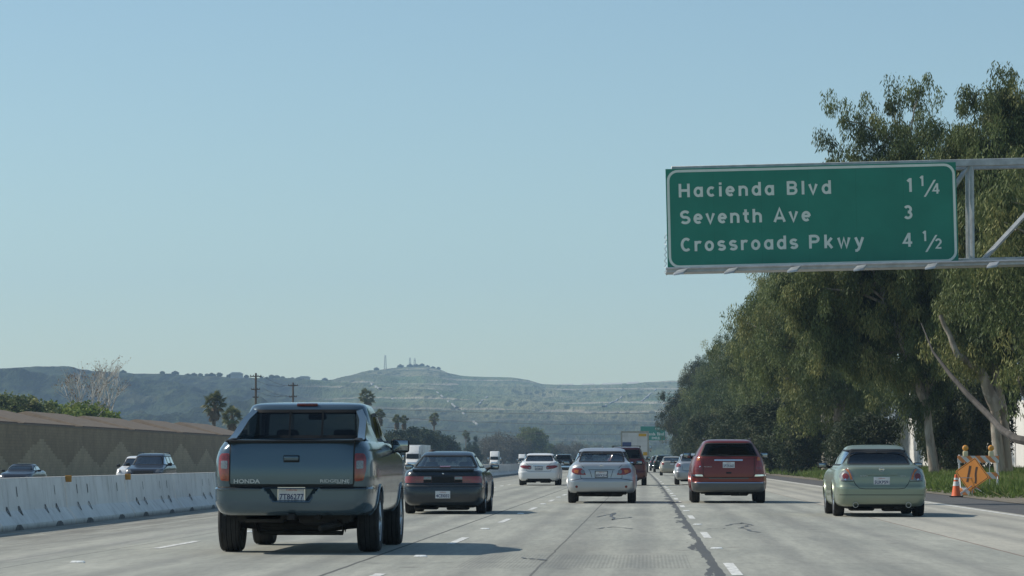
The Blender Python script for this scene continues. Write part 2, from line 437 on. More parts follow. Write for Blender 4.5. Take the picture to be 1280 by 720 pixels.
# raised reflective markers between the dashes
M['dot'] = simple('marker_ceramic', (.72,.73,.70), .4, var=.2, vscale=20)
dot0 = None; ORD = ['first','second','third','fourth','fifth','sixth','seventh','eighth','ninth','tenth','eleventh','twelfth','thirteenth','fourteenth','fifteenth','sixteenth','seventeenth','eighteenth','nineteenth','twentieth',
 'twenty-first','twenty-second','twenty-third','twenty-fourth','twenty-fifth','twenty-sixth','twenty-seventh','twenty-eighth','twenty-ninth','thirtieth','thirty-first','thirty-second','thirty-third','thirty-fourth','thirty-fifth','thirty-sixth','thirty-seventh','thirty-eighth','thirty-ninth','fortieth']
for key, ph, per, nm in (('right', 31.0, 14.1, 'dashes right of silver saloon'), ('mid', 41.7, 13.9, 'dashes right of pickup'), ('left', 39.6, 14.0, 'dashes nearest barrier')):
    i = 0; d = ph - per*1.5
    while d < 30: d += per
    for i in range(8):
        dd = d + i*per
        if dd > 135: break
        lb = '%s raised road marker from the camera, %s' % (ORD[i], nm)
        loc = (LX[key]+curve_off(dd), dd, .002)
        if dot0 is None:
            dot0 = MB().rhexa([(-.08,-.05,0),(.08,-.05,0),(.08,.05,0),(-.08,.05,0),(-.06,-.028,.02),(.06,-.028,.02),(.06,.028,.02),(-.06,.028,.02)], .004, 1).build('road_marker', M['dot'])
            dot0.location = loc; o = dot0
        else:
            o = dot0.copy(); COL.objects.link(o); o.location = loc
        tag(o, lb, 'road marker', 'raised markers between the dashes')

# ------------------------------------------------------------------ concrete median barrier
t = NT('barrier_concrete'); o_ = t.n('ShaderNodeNewGeometry').outputs['Position']; x, y, z = t.xyz(o_)
n1 = t.noise(o_, 1.1, 6, .65); n2 = t.noise(t.scale(o_, (1,1,.25)), 4.5, 6, .7)
oi = t.n('ShaderNodeObjectInfo').outputs['Random']
c = t.mix(t.ramp(n1, .3, .7), (.66,.655,.63), (.79,.785,.76))
c = t.mix(t.mul(oi, .25), c, (.60,.60,.59))
c = t.mix(t.ramp(n2, .48, .74, 0, .55), c, (.34,.32,.29))
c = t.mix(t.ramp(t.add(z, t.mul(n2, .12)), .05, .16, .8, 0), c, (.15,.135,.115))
c = t.mix(t.ramp(z, .785, .825, 0, .35), c, (.42,.41,.38))
t.bsdf(c, .88, normal=t.bump(n2, .25, .01)); M['barrier'] = t.mat
M['hollow_shade'] = simple('dark_hollow', (.12,.12,.12), .8, var=.3)  # dark grey standing for the shade inside scuppers and slots
M['reflector'] = simple('amber_reflector', (.42,.20,.035), .35, var=.2)
def barrier_seg(rs):
    r_ = random.Random(rs)
    L = 6.01
    mb = MB()
    prof = [(.30,0),(.30,.09),(.14,.30),(.075,.82)]       # half width, height
    ys = [0, .015, .5, 1.0, 1.55, 2.4, 3.6, 4.5, 5.05, 5.56, L-.015, L]
    n = len(prof)
    loops = []
    for y_ in ys:
        inset = .012 if y_ in (0, L) else 0
        pts = [(p[0]-inset, p[1]) for p in prof] + [(-(p[0]-inset), p[1]) for p in prof[::-1]]
        if 1.5 < y_ < 1.6 or 5.0 < y_ < 5.1 or .99 < y_ < 1.01 or 4.49 < y_ < 4.51:
            pass
        loops.append([(px_, y_, pz) for px_, pz in pts])
    vs = [p for l in loops for p in l]; m_ = 2*n
    fs = [(i*m_+k, i*m_+(k+1)%m_, (i+1)*m_+(k+1)%m_, (i+1)*m_+k) for i in range(len(ys)-1) for k in range(m_)]
    fs += [tuple(range(m_))[::-1], tuple((len(ys)-1)*m_+k for k in range(m_))]
    mb.add(vs, fs)
    # drainage scuppers at the foot and slanted slots in both flanks, their inner shade painted dark
    for yy in (1.25, 4.55):
        for s in (1, -1): mb.prism([(yy-.34,-.01),(yy+.36,-.01),(yy+.27+r_.uniform(-.06,.06),.05),(yy+.1,.085),(yy-.18,.07+r_.uniform(0,.02)),(yy-.27,.04)], s*.24, s*.303, axis='x', m=1)
    for yy in (1.0, 2.0, 4.1, 5.1):
        for (z0, z1) in ((.52,.68),(.22,.37)):
            xa = .075 + (.82-z0)/.52*.065 if z0 > .3 else .075+.16
            if z0 > .3:
                x0, x1 = .14-(z0-.3)/.52*.065, .14-(z1-.3)/.52*.065
            else:
                x0, x1 = .30-(z0-.09)/.21*.16, .14-(z1-.3)/.52*.065
            w = .035 if z0 > .3 else .05
            j = r_.uniform(-.06,.06)
            if r_.random() < .4: continue
            w *= r_.uniform(.5, 1.1)
            for s in (1, -1):
                e = .004
                q = [(s*(x0+e), yy-w+j, z0), (s*(x0+e), yy+w+j, z0), (s*(x1+e), yy+w+j, z1), (s*(x1+e), yy-w+j, z1)]
                mb.add(q, [(0,1,2,3)], 1)
    return mb
seg_obs = []
segm = [barrier_seg(i) for i in range(7)]
segd = []
for k, mb in enumerate(segm):
    pass
i = 0; d = 40.4
protos = []
while d < 420:
    lb = '%s white concrete barrier segment counting from the left photo edge' % ORD[min(i, 39)] if i < 40 else 'far white concrete barrier segment at the end of the median row'
    x0 = -10.2 + curve_off(d); ang = math.atan2(-(curve_off(d+6.1)-curve_off(d)), 6.1)
    if i < 7:
        o = segm[i].build('barrier_segment', [M['barrier'], M['hollow_shade']], sharp=25); protos.append(o)
        pass
        tag(o, lb, 'barrier', 'median barrier segments')
    else:
        src = protos[i % 7]; o = src.copy(); COL.objects.link(o)
        tag(o, lb, 'barrier', 'median barrier segments')
    if i in (2, 3, 8, 14): MB().rbox(.075,.19,.05,.07,.725,.84,.006,1).build('reflector', M['reflector'], o)
    o.location = (x0, d, 0); o.rotation_euler = (0, 0, ang)
    d += 6.1; i += 1

# ------------------------------------------------------------------ sound wall with stepped pyramids in paler block
t = NT('sound_wall_block'); o_ = t.obj(); x, y, z = t.xyz(o_)
bh, bl = .20, .40
zq = t.math('DIVIDE', t.math('FLOOR', t.math('DIVIDE', t.add(z, .62), bh)), 1/bh)
row = t.math('FLOOR', t.math('DIVIDE', t.add(z, .62), bh))
yq = t.mul(t.math('FLOOR', t.math('DIVIDE', y, .8)), .8)
def pyr(center, per, half, h):
    u = t.math('ABSOLUTE', t.sub(t.math('MODULO', t.add(t.sub(yq, center), per*40.5), per), per/2))
    return t.math('LESS_THAN', zq, t.mul(t.sub(1., t.math('DIVIDE', u, half)), h))
m1 = pyr(206.5, 32.3, 14.5, 3.16); m2 = pyr(222.6, 32.3, 11.5, 2.65)
pm = t.math('MAXIMUM', m1, m2)
br = t.n('ShaderNodeTexBrick'); t.l(t.vec(y, z, 0.), br.inputs['Vector']); br.inputs['Scale'].default_value = 1.
br.inputs['Brick Width'].default_value = bl; br.inputs['Row Height'].default_value = bh; br.inputs['Mortar Size'].default_value = .008
br.inputs['Color1'].default_value = (.9,.9,.9,1); br.inputs['Color2'].default_value = (1.08,1.06,1.02,1); br.inputs['Mortar'].default_value = (.7,.7,.7,1)
dk = t.mix(t.ramp(t.noise(o_, .5, 4), .3, .7), (.26,.20,.125), (.32,.25,.155)); lt = t.mix(t.ramp(t.noise(o_, .5, 4), .3, .7), (.385,.31,.20), (.45,.36,.235))
c = t.mix(pm, dk, lt)
mm = t.n('ShaderNodeMix', data_type='RGBA', blend_type='MULTIPLY'); mm.inputs[0].default_value = 1; t.l(c, mm.inputs[6]); t.l(br.outputs[0], mm.inputs[7])
t.bsdf(mm.outputs[2], .92, normal=t.bump(br.outputs['Fac'], .3, .01)); M['soundwall'] = t.mat
mb = MB(); ds = list(range(60, 900, 20)); prev = None
for d0, d1 in zip(ds[:-1], ds[1:]):
    a, b = -41.2+curve_off(d0), -41.2+curve_off(d1)
    mb.hexa([(a-.2,d0,-1),(a,d0,-1),(b,d1,-1),(b-.2,d1,-1),(a-.2,d0,3.45),(a,d0,3.45),(b,d1,3.45),(b-.2,d1,3.45)])
w = mb.build('sound_wall', M['soundwall'], smooth=False)
M['cap'] = simple('wall_cap', (.20,.165,.12), .9)
mb = MB()
for d0, d1 in zip(ds[:-1], ds[1:]):
    a, b = -41.2+curve_off(d0), -41.2+curve_off(d1)
    mb.hexa([(a-.24,d0,3.45),(a+.04,d0,3.45),(b+.04,d1,3.45),(b-.24,d1,3.45),(a-.24,d0,3.55),(a+.04,d0,3.55),(b+.04,d1,3.55),(b-.24,d1,3.55)])
mb.build('coping', M['cap'], w, smooth=False)
tag(w, 'long brown block sound wall with paler stepped pyramids beyond the median barrier', 'sound wall')

# ------------------------------------------------------------------ white warehouse behind the trees on the right
t = NT('white_render'); o_ = t.obj(); x, y, z = t.xyz(o_)
c = t.mix(t.ramp(t.noise(o_, .4, 5), .3, .7), (.66,.65,.62), (.76,.75,.72)); c = t.mix(t.ramp(t.noise(t.scale(o_, (1,1,.15)), 1.5, 5), .55, .8, 0, .3), c, (.42,.40,.36))
t.bsdf(c, .85); M['white_wall'] = t.mat
M['joint'] = simple('panel_joint', (.33,.33,.32), .9); M['band'] = simple('grey_blue_band', (.20,.25,.31), .6)
wh = thing('warehouse', 'long white tilt-up warehouse wall standing behind the eucalyptus row', 'warehouse', (0,0,0))
mb = MB(); mb.box(21.2, 60, 95, 470, -.2, 4.5); mb.build('wall', M['white_wall'], wh, smooth=False)
mb = MB(); mb.box(21.6, 59.6, 95.4, 469.6, 4.5, 6.3); mb.build('upper_band', M['band'], wh, smooth=False)
mb = MB(); mb.box(21.1, 60.1, 94.9, 470.1, 6.3, 6.6); mb.build('roof', M['white_wall'], wh, smooth=False)
mb = MB()
for k in range(40): mb.box(21.17, 21.22, 104+k*9.1, 104.12+k*9.1, 0, 4.48)
tag(mb.build('panel_joints', M['joint'], wh, smooth=False), kind='stuff')
for k in range(0):
    y0 = 150 + k*52
    dr = MB().box(21.12, 21.25, y0, y0+3.2, .2, 3.4).build('loading_door', M['band'], wh, smooth=False)
# ------------------------------------------------------------------ vehicles: bodies lofted from plan outlines stacked in height
def pchip(xs, ys):
    n = len(xs); h = [xs[i+1]-xs[i] for i in range(n-1)]; dl = [(ys[i+1]-ys[i])/h[i] for i in range(n-1)]
    m = [0]*n; m[0] = dl[0]; m[-1] = dl[-1]
    for i in range(1, n-1):
        if dl[i-1]*dl[i] > 0:
            w1 = 2*h[i]+h[i-1]; w2 = h[i]+2*h[i-1]; m[i] = (w1+w2)/(w1/dl[i-1]+w2/dl[i])
    def f(x):
        if x <= xs[0]: return ys[0]
        if x >= xs[-1]: return ys[-1]
        lo = 0
        while xs[lo+1] < x: lo += 1
        t_ = (x-xs[lo])/h[lo]; t2, t3 = t_*t_, t_**3
        return (2*t3-3*t2+1)*ys[lo] + (t3-2*t2+t_)*h[lo]*m[lo] + (-2*t3+3*t2)*ys[lo+1] + (t3-t2)*h[lo]*m[lo+1]
    return f
class Shape:
    def __init__(s, st):
        s.st = st; z = [a[0] for a in st]
        s.fr, s.ff, s.fw, s.fn = (pchip(z, [a[i] for a in st]) for i in (1, 2, 3, 4))
    def p(s, z): return s.fr(z), s.ff(z), s.fw(z), s.fn(z)
    def _u(s, a, n): return max(0., 1-min(1., abs(a))**n)**(1/n)
    def rear(s, x, z):
        a, b, w, n = s.p(z); return (a+b)/2-(b-a)/2*s._u(x/w, n)
    def front(s, x, z):
        a, b, w, n = s.p(z); return (a+b)/2+(b-a)/2*s._u(x/w, n)
    def side(s, y, z):
        a, b, w, n = s.p(z); return w*s._u((y-(a+b)/2)/((b-a)/2), n)
    def mapr(s, u, v): return Vector((u, s.rear(u, v), v))
    def mapf(s, u, v): return Vector((u, s.front(u, v), v))
    def mapR(s, u, v): return Vector((s.side(u, v), u, v))
    def mapL(s, u, v): return Vector((-s.side(u, v), u, v))
    def off(s, fn, u, v, o):
        e = .004; p = fn(u, v); n = (fn(u+e, v)-fn(u-e, v)).cross(fn(u, v+e)-fn(u, v-e))
        if n.length < 1e-12: n = Vector((0, -1, 0))
        n.normalize()
        ref = {'mapr': Vector((0,-1,.2)), 'mapf': Vector((0,1,.2)), 'mapR': Vector((1,0,0)), 'mapL': Vector((-1,0,0))}[fn.__name__]
        if n.dot(ref) < 0: n = -n
        return p + n*o
def resamp(poly, h):
    out = []
    for i, a in enumerate(poly):
        b = poly[(i+1) % len(poly)]; k = max(1, int(math.ceil(math.hypot(b[0]-a[0], b[1]-a[1])/h)))
        out += [(a[0]+(b[0]-a[0])*j/k, a[1]+(b[1]-a[1])*j/k) for j in range(k)]
    return out
def roundp(poly, r=.02, k=3):                      # round the corners of a polygon
    out = []; n = len(poly)
    for i in range(n):
        p = Vector(poly[i]); a = Vector(poly[i-1]); b = Vector(poly[(i+1) % n])
        ra = min(r, (a-p).length*.45); rb = min(r, (b-p).length*.45)
        A = p+(a-p).normalized()*ra; B = p+(b-p).normalized()*rb
        for j in range(k+1):
            t_ = j/k; q = A*(1-t_)**2 + p*2*t_*(1-t_) + B*t_*t_; out.append((q.x, q.y))
    return out
def inpoly(x, y, poly):
    c = False; n = len(poly); j = n-1
    for i in range(n):
        xi, yi = poly[i]; xj, yj = poly[j]
        if (yi > y) != (yj > y) and x < (xj-xi)*(y-yi)/(yj-yi)+xi: c = not c
        j = i
    return c
def patch(mb, S, fn, poly, off=.006, h=.04, m=0, skirt=.025):
    P = resamp(poly, h)
    xs = [p[0] for p in P]; ys = [p[1] for p in P]; vs = [Vector(p) for p in P]; nb = len(vs)
    x = min(xs)+h/2
    while x < max(xs):
        y = min(ys)+h/2
        while y < max(ys):
            if inpoly(x, y, P) and min((Vector((x, y))-q).length for q in vs[:nb]) > h*.45: vs.append(Vector((x, y)))
            y += h
        x += h
    ov, oe, of, *_ = geometry.delaunay_2d_cdt(vs, [(i, (i+1) % nb) for i in range(nb)], [list(range(nb))], 1, 1e-6)
    mb.add([S.off(fn, p.x, p.y, off) for p in ov], [tuple(f) for f in of], m)
    if skirt:
        a = [S.off(fn, *p, off) for p in P]; b = [S.off(fn, *p, off-skirt) for p in P]
        mb.add(a+b, [(i, (i+1) % nb, (i+1) % nb+nb, i+nb) for i in range(nb)], m)
    return mb
def ringp(mb, S, fn, poly, off=.004, wi=.02, wo=.015, h=.04, m=0):
    P = resamp(poly, h); n = len(P); A = sum(P[i][0]*P[(i+1) % n][1]-P[(i+1) % n][0]*P[i][1] for i in range(n)); sg = 1 if A > 0 else -1
    a, b = [], []
    for i in range(n):
        dx, dy = P[(i+1) % n][0]-P[i-1][0], P[(i+1) % n][1]-P[i-1][1]; L = math.hypot(dx, dy) or 1; nx, ny = dy/L*sg, -dx/L*sg
        a.append(S.off(fn, P[i][0]-nx*wi, P[i][1]-ny*wi, off)); b.append(S.off(fn, P[i][0]+nx*wo, P[i][1]+ny*wo, off))
    mb.add(a+b, [(i, (i+1) % n, (i+1) % n+n, i+n) for i in range(n)], m)
def ribbon(mb, S, fn, pts, w=.012, off=.003, m=0, h=.05):
    P = []
    for a, b in zip(pts[:-1], pts[1:]):
        k = max(1, int(math.hypot(b[0]-a[0], b[1]-a[1])/h)); P += [(a[0]+(b[0]-a[0])*j/k, a[1]+(b[1]-a[1])*j/k) for j in range(k)]
    P.append(pts[-1]); n = len(P); vs = []
    for i in range(n):
        q, r_ = P[min(i+1, n-1)], P[max(i-1, 0)]; dx, dy = q[0]-r_[0], q[1]-r_[1]; L = math.hypot(dx, dy) or 1
        vs += [S.off(fn, P[i][0]-dy/L*w/2, P[i][1]+dx/L*w/2, off), S.off(fn, P[i][0]+dy/L*w/2, P[i][1]-dx/L*w/2, off)]
    mb.add(vs, [(2*i, 2*i+1, 2*i+3, 2*i+2) for i in range(n-1)], m)
def mir(poly): return [(-x, y) for x, y in poly][::-1]
def circ(cx, cz, r, k=16): return [(cx+r*math.cos(2*math.pi*i/k), cz+r*math.sin(2*math.pi*i/k)) for i in range(k)]

def loft(S, K, dz=.03):
    zs = []
    st = S.st
    for a, b in zip(st[:-1], st[1:]):
        k = max(1, math.ceil((b[0]-a[0])/dz), math.ceil(abs(b[1]-a[1])/.13), math.ceil(abs(b[2]-a[2])/.16))
        zs += [a[0]+(b[0]-a[0])*j/k for j in range(k)]
    zs.append(st[-1][0]); vs = []
    tt = [(i/160)**1.6*math.pi/2 if i < 80 else math.pi/2-((160-i)/160)**1.6*math.pi/2 for i in range(161)]
    for z in zs:
        a, b, w, n = S.p(z); ym, hl = (a+b)/2, (b-a)/2
        q = []
        for k in range(161):
            t_ = k/160*math.pi/2
            q.append((w*max(0, math.cos(t_))**(2/n), hl*max(0, math.sin(t_))**(2/n)))
        # resample the quadrant (side -> front) by length
        cl = [0]
        for k in range(160): cl.append(cl[-1]+math.hypot(q[k+1][0]-q[k][0], q[k+1][1]-q[k][1]))
        Q = []; j = 0
        for k in range(K+1):
            s_ = cl[-1]*k/K
            while j < 159 and cl[j+1] < s_: j += 1
            u = (s_-cl[j])/max(1e-9, cl[j+1]-cl[j]); Q.append((q[j][0]+(q[j+1][0]-q[j][0])*u, q[j][1]+(q[j+1][1]-q[j][1])*u))
        loop = [(x, ym+y, z) for x, y in Q[:-1]] + [(-x, ym+y, z) for x, y in Q[::-1][:-1]] + [(-x, ym-y, z) for x, y in Q[:-1]] + [(x, ym-y, z) for x, y in Q[::-1][:-1]]
        vs += loop
    N = 4*K
    fs = [(i*N+k, i*N+(k+1) % N, (i+1)*N+(k+1) % N, (i+1)*N+k) for i in range(len(zs)-1) for k in range(N)]
    top = [tuple((len(zs)-1)*N+k for k in range(N))]; bot = [tuple(range(N))[::-1]]
    return vs, fs, top, bot

def wheel_mb(r, w, sgn):                                    # sgn +1: outer face towards +x
    ty = MB(); h = w/2
    prof = [(r*.66,-h*.92),(r*.80,-h*.99),(r*.93,-h*.97),(r*.985,-h*.80)]
    gz_ = [-.55,-.49,-.2,-.14,.14,.2,.49,.55]
    for i, g in enumerate(gz_): prof.append((r*(.998 if i in (0,3,4,7) else .972), h*g)) if False else None
    for a, b in ((-.58,-.24),(-.18,.18),(.24,.58)):
        prof += [(r*.97, h*(a-.015)),(r, h*a),(r, h*b),(r*.97, h*(b+.015))]
    prof += [(r*.985, h*.80),(r*.93, h*.97),(r*.80, h*.99),(r*.66, h*.92)]
    ty.lathe(prof, 36, axis='x')
    rm = MB(); s = sgn*h
    rm.lathe([(r*.67, -h*.9),(r*.63, -h*.5),(r*.62, s*.6*1.0*sgn*sgn if sgn > 0 else h*.6),(r*.67, h*.9)], 32, axis='x')
    for k in range(5):
        a = 2*math.pi*k/5
        for da in (-.13, .13):
            c1 = (s*.80, r*.12*math.cos(a), r*.12*math.sin(a)); c2 = (s*.72, r*.64*math.cos(a+da), r*.64*math.sin(a+da))
            rm.tube([c1, c2], [r*.07, r*.05], 6)
    rm.lathe([(.001, s*.86),(r*.13, s*.84),(r*.15, s*.6)], 16, axis='x')
    rm.lathe([(.001, s*.25),(r*.5, s*.25),(r*.62, s*.2)], 24, axis='x', m=1)
    return ty, rm

def seat_mb(x, y, h=.95, w=.5):
    mb = MB()
    mb.rhexa([(x-w/2,y+.05,.30),(x+w/2,y+.05,.30),(x+w/2,y+.55,.30),(x-w/2,y+.55,.30),(x-w/2,y+.05,.46),(x+w/2,y+.05,.46),(x+w/2,y+.55,.50),(x-w/2,y+.55,.50)], .05, 2)
    mb.rhexa([(x-w/2,y-.02,.40),(x+w/2,y-.02,.40),(x+w/2,y+.13,.40),(x-w/2,y+.13,.40),(x-w*.36,y-.20,h),(x+w*.36,y-.20,h),(x+w*.36,y-.10,h),(x-w*.36,y-.10,h)], .045, 3)
    mb.tube([(x-.06,y-.15,h-.02),(x-.06,y-.16,h+.08)], .01, 6); mb.tube([(x+.06,y-.15,h-.02),(x+.06,y-.16,h+.08)], .01, 6)
    mb.rbox(x-.14, x+.14, y-.21, y-.12, h+.04, h+.21, .045, 3)
    return mb

person_proto = None
def make_person(loc, rz, label, parent_scale=1, z=0):
    # a seated driver: hips at the origin, facing +Y, hands up on the wheel
    global person_proto
    if person_proto is not None:
        return copy_tree(person_proto, loc, rz, label)
    J = {'pelvis':(0,0,.10),'belly':(0,-.03,.26),'chest':(0,-.07,.44),'neck0':(0,-.07,.56),'neck':(0,-.05,.63),'head0':(0,-.03,.70),'head':(0,-.02,.78),'top':(0,-.03,.86),
         'shl':(-.18,-.07,.53),'ell':(-.25,.12,.34),'wrl':(-.17,.36,.42),'hdl':(-.15,.42,.45),'shr':(.18,-.07,.53),'elr':(.25,.12,.34),'wrr':(.17,.36,.42),'hdr':(.15,.42,.45),
         'hil':(-.10,.03,.09),'knl':(-.13,.46,.16),'anl':(-.12,.78,-.16),'tol':(-.12,.92,-.17),'hir':(.10,.03,.09),'knr':(.13,.46,.16),'anr':(.12,.80,-.14),'tor':(.12,.94,-.13)}
    E = [('pelvis','belly'),('belly','chest'),('chest','neck0'),('neck0','neck'),('neck','head0'),('head0','head'),('head','top'),('neck0','shl'),('shl','ell'),('ell','wrl'),('wrl','hdl'),
         ('neck0','shr'),('shr','elr'),('elr','wrr'),('wrr','hdr'),('pelvis','hil'),('hil','knl'),('knl','anl'),('anl','tol'),('pelvis','hir'),('hir','knr'),('knr','anr'),('anr','tor')]
    Rd = {'pelvis':.15,'belly':.145,'chest':.155,'neck0':.09,'neck':.055,'head0':.075,'head':.098,'top':.075,'shl':.07,'ell':.048,'wrl':.03,'hdl':.035,'shr':.07,'elr':.048,'wrr':.03,'hdr':.035,
          'hil':.10,'knl':.07,'anl':.045,'tol':.035,'hir':.10,'knr':.07,'anr':.045,'tor':.035}
    names = list(J); me = bpy.data.meshes.new('person'); me.from_pydata([J[k] for k in names], [(names.index(a), names.index(b)) for a, b in E], [])
    o = bpy.data.objects.new('person', me); COL.objects.link(o)
    md = o.modifiers.new('skin', 'SKIN'); 
    if not me.skin_vertices:
        bm = bmesh.new(); bm.from_mesh(me); bm.verts.layers.skin.verify(); bm.to_mesh(me); bm.free()
    sv = me.skin_vertices[0].data
    for i, k in enumerate(names):
        r_ = Rd[k]; sv[i].radius = (r_, r_*(.72 if k in ('chest','belly','pelvis') else 1)); sv[i].use_root = (k == 'pelvis')
    o.modifiers.new('sub', 'SUBSURF').levels = 2; o.modifiers['sub'].render_levels = 2
    bpy.context.view_layer.update()
    m2 = bpy.data.meshes.new_from_object(o.evaluated_get(bpy.context.evaluated_depsgraph_get()))
    o.modifiers.clear(); o.data = m2; bpy.data.meshes.remove(me)
    m2.name = 'person_body'
    for m in (M['cloth'], M['skin']): m2.materials.append(m)
    for p in m2.polygons:
        c = p.center; p.use_smooth = True
        p.material_index = 1 if (c.z > .60 or (c.y > .34 and .36 < c.z and abs(c.x) < .2 and c.z > .38)) else 0
    hb = MB().ico((0,-.055,.825), (.102,.112,.105), 3, jit=.12, seed=3)
    hb.f = [f for f in hb.f if not all(hb.v[i][1] > .03 and hb.v[i][2] < .86 for i in f)]; hb.m = [0]*len(hb.f)
    hb.build('hair', M['hair'], o)
    fb = MB()                                              # nose, ears
    fb.hexa([(-.014,.07,.765),(.014,.07,.765),(.006,.10,.77),(-.006,.10,.77),(-.008,.07,.815),(.008,.07,.815),(.004,.075,.815),(-.004,.075,.815)])
    for s in (-1, 1): fb.ico((s*.098,-.02,.79), (.014,.02,.032), 1)
    fb.build('face', M['skin'], o)
    hd = MB()                                              # fingers closed round the wheel rim
    for s in (-1, 1):
        for k in range(4):
            a = (s*(.155-.003*k), .445, .435+.019*k); hd.tube([a, (a[0]+s*.004, a[1]+.035, a[2]+.004), (a[0]-s*.004, a[1]+.05-.004*abs(k-1.5), a[2]-.014), (a[0]-s*.012, a[1]+.03, a[2]-.02)], [.009,.009,.008,.006], 6)
        hd.tube([(s*.14,.42,.46),(s*.115,.445,.475),(s*.105,.47,.478)], [.011,.010,.007], 6)
    hd.build('hand', M['skin'], o)
    o.location = loc; o.rotation_euler = (0, 0, rz)
    person_proto = o
    return tag(o, label, 'person')

def plate_parts(root, S, x, z, y, txt, frame=None, w=.305, h=.152, detail=True, fw=.012, col=None):
    p = MB().rbox(x-w/2, x+w/2, y-.006, y, z-h/2, z+h/2, .003, 1).build('license_plate', col or M['plate'], root)
    if frame:
        f = MB()
        for (a, b, c, d) in ((x-w/2-fw, x+w/2+fw, z+h/2-.004, z+h/2+fw), (x-w/2-fw, x+w/2+fw, z-h/2-fw, z-h/2+.004), (x-w/2-fw, x-w/2+.004, z-h/2, z+h/2), (x+w/2-.004, x+w/2+fw, z-h/2, z+h/2)):
            f.box(a, b, y-.012, y+.002, c, d)
        f.build('plate_frame', frame, p, smooth=False)
    if txt:
        text_mesh('plate_number', txt, .092, M['plate_text'], p, (x-w*.45, y-.0075, z-h*.36), depth=.001, width=w*.9, bold=.0015)
        text_mesh('plate_state', 'California', .03, M['state_red'], p, (x-w*.2, y-.0075, z+h*.27), depth=.001, width=w*.4)
    return p
M['state_red'] = simple('plate_red', (.45,.08,.07), .5)

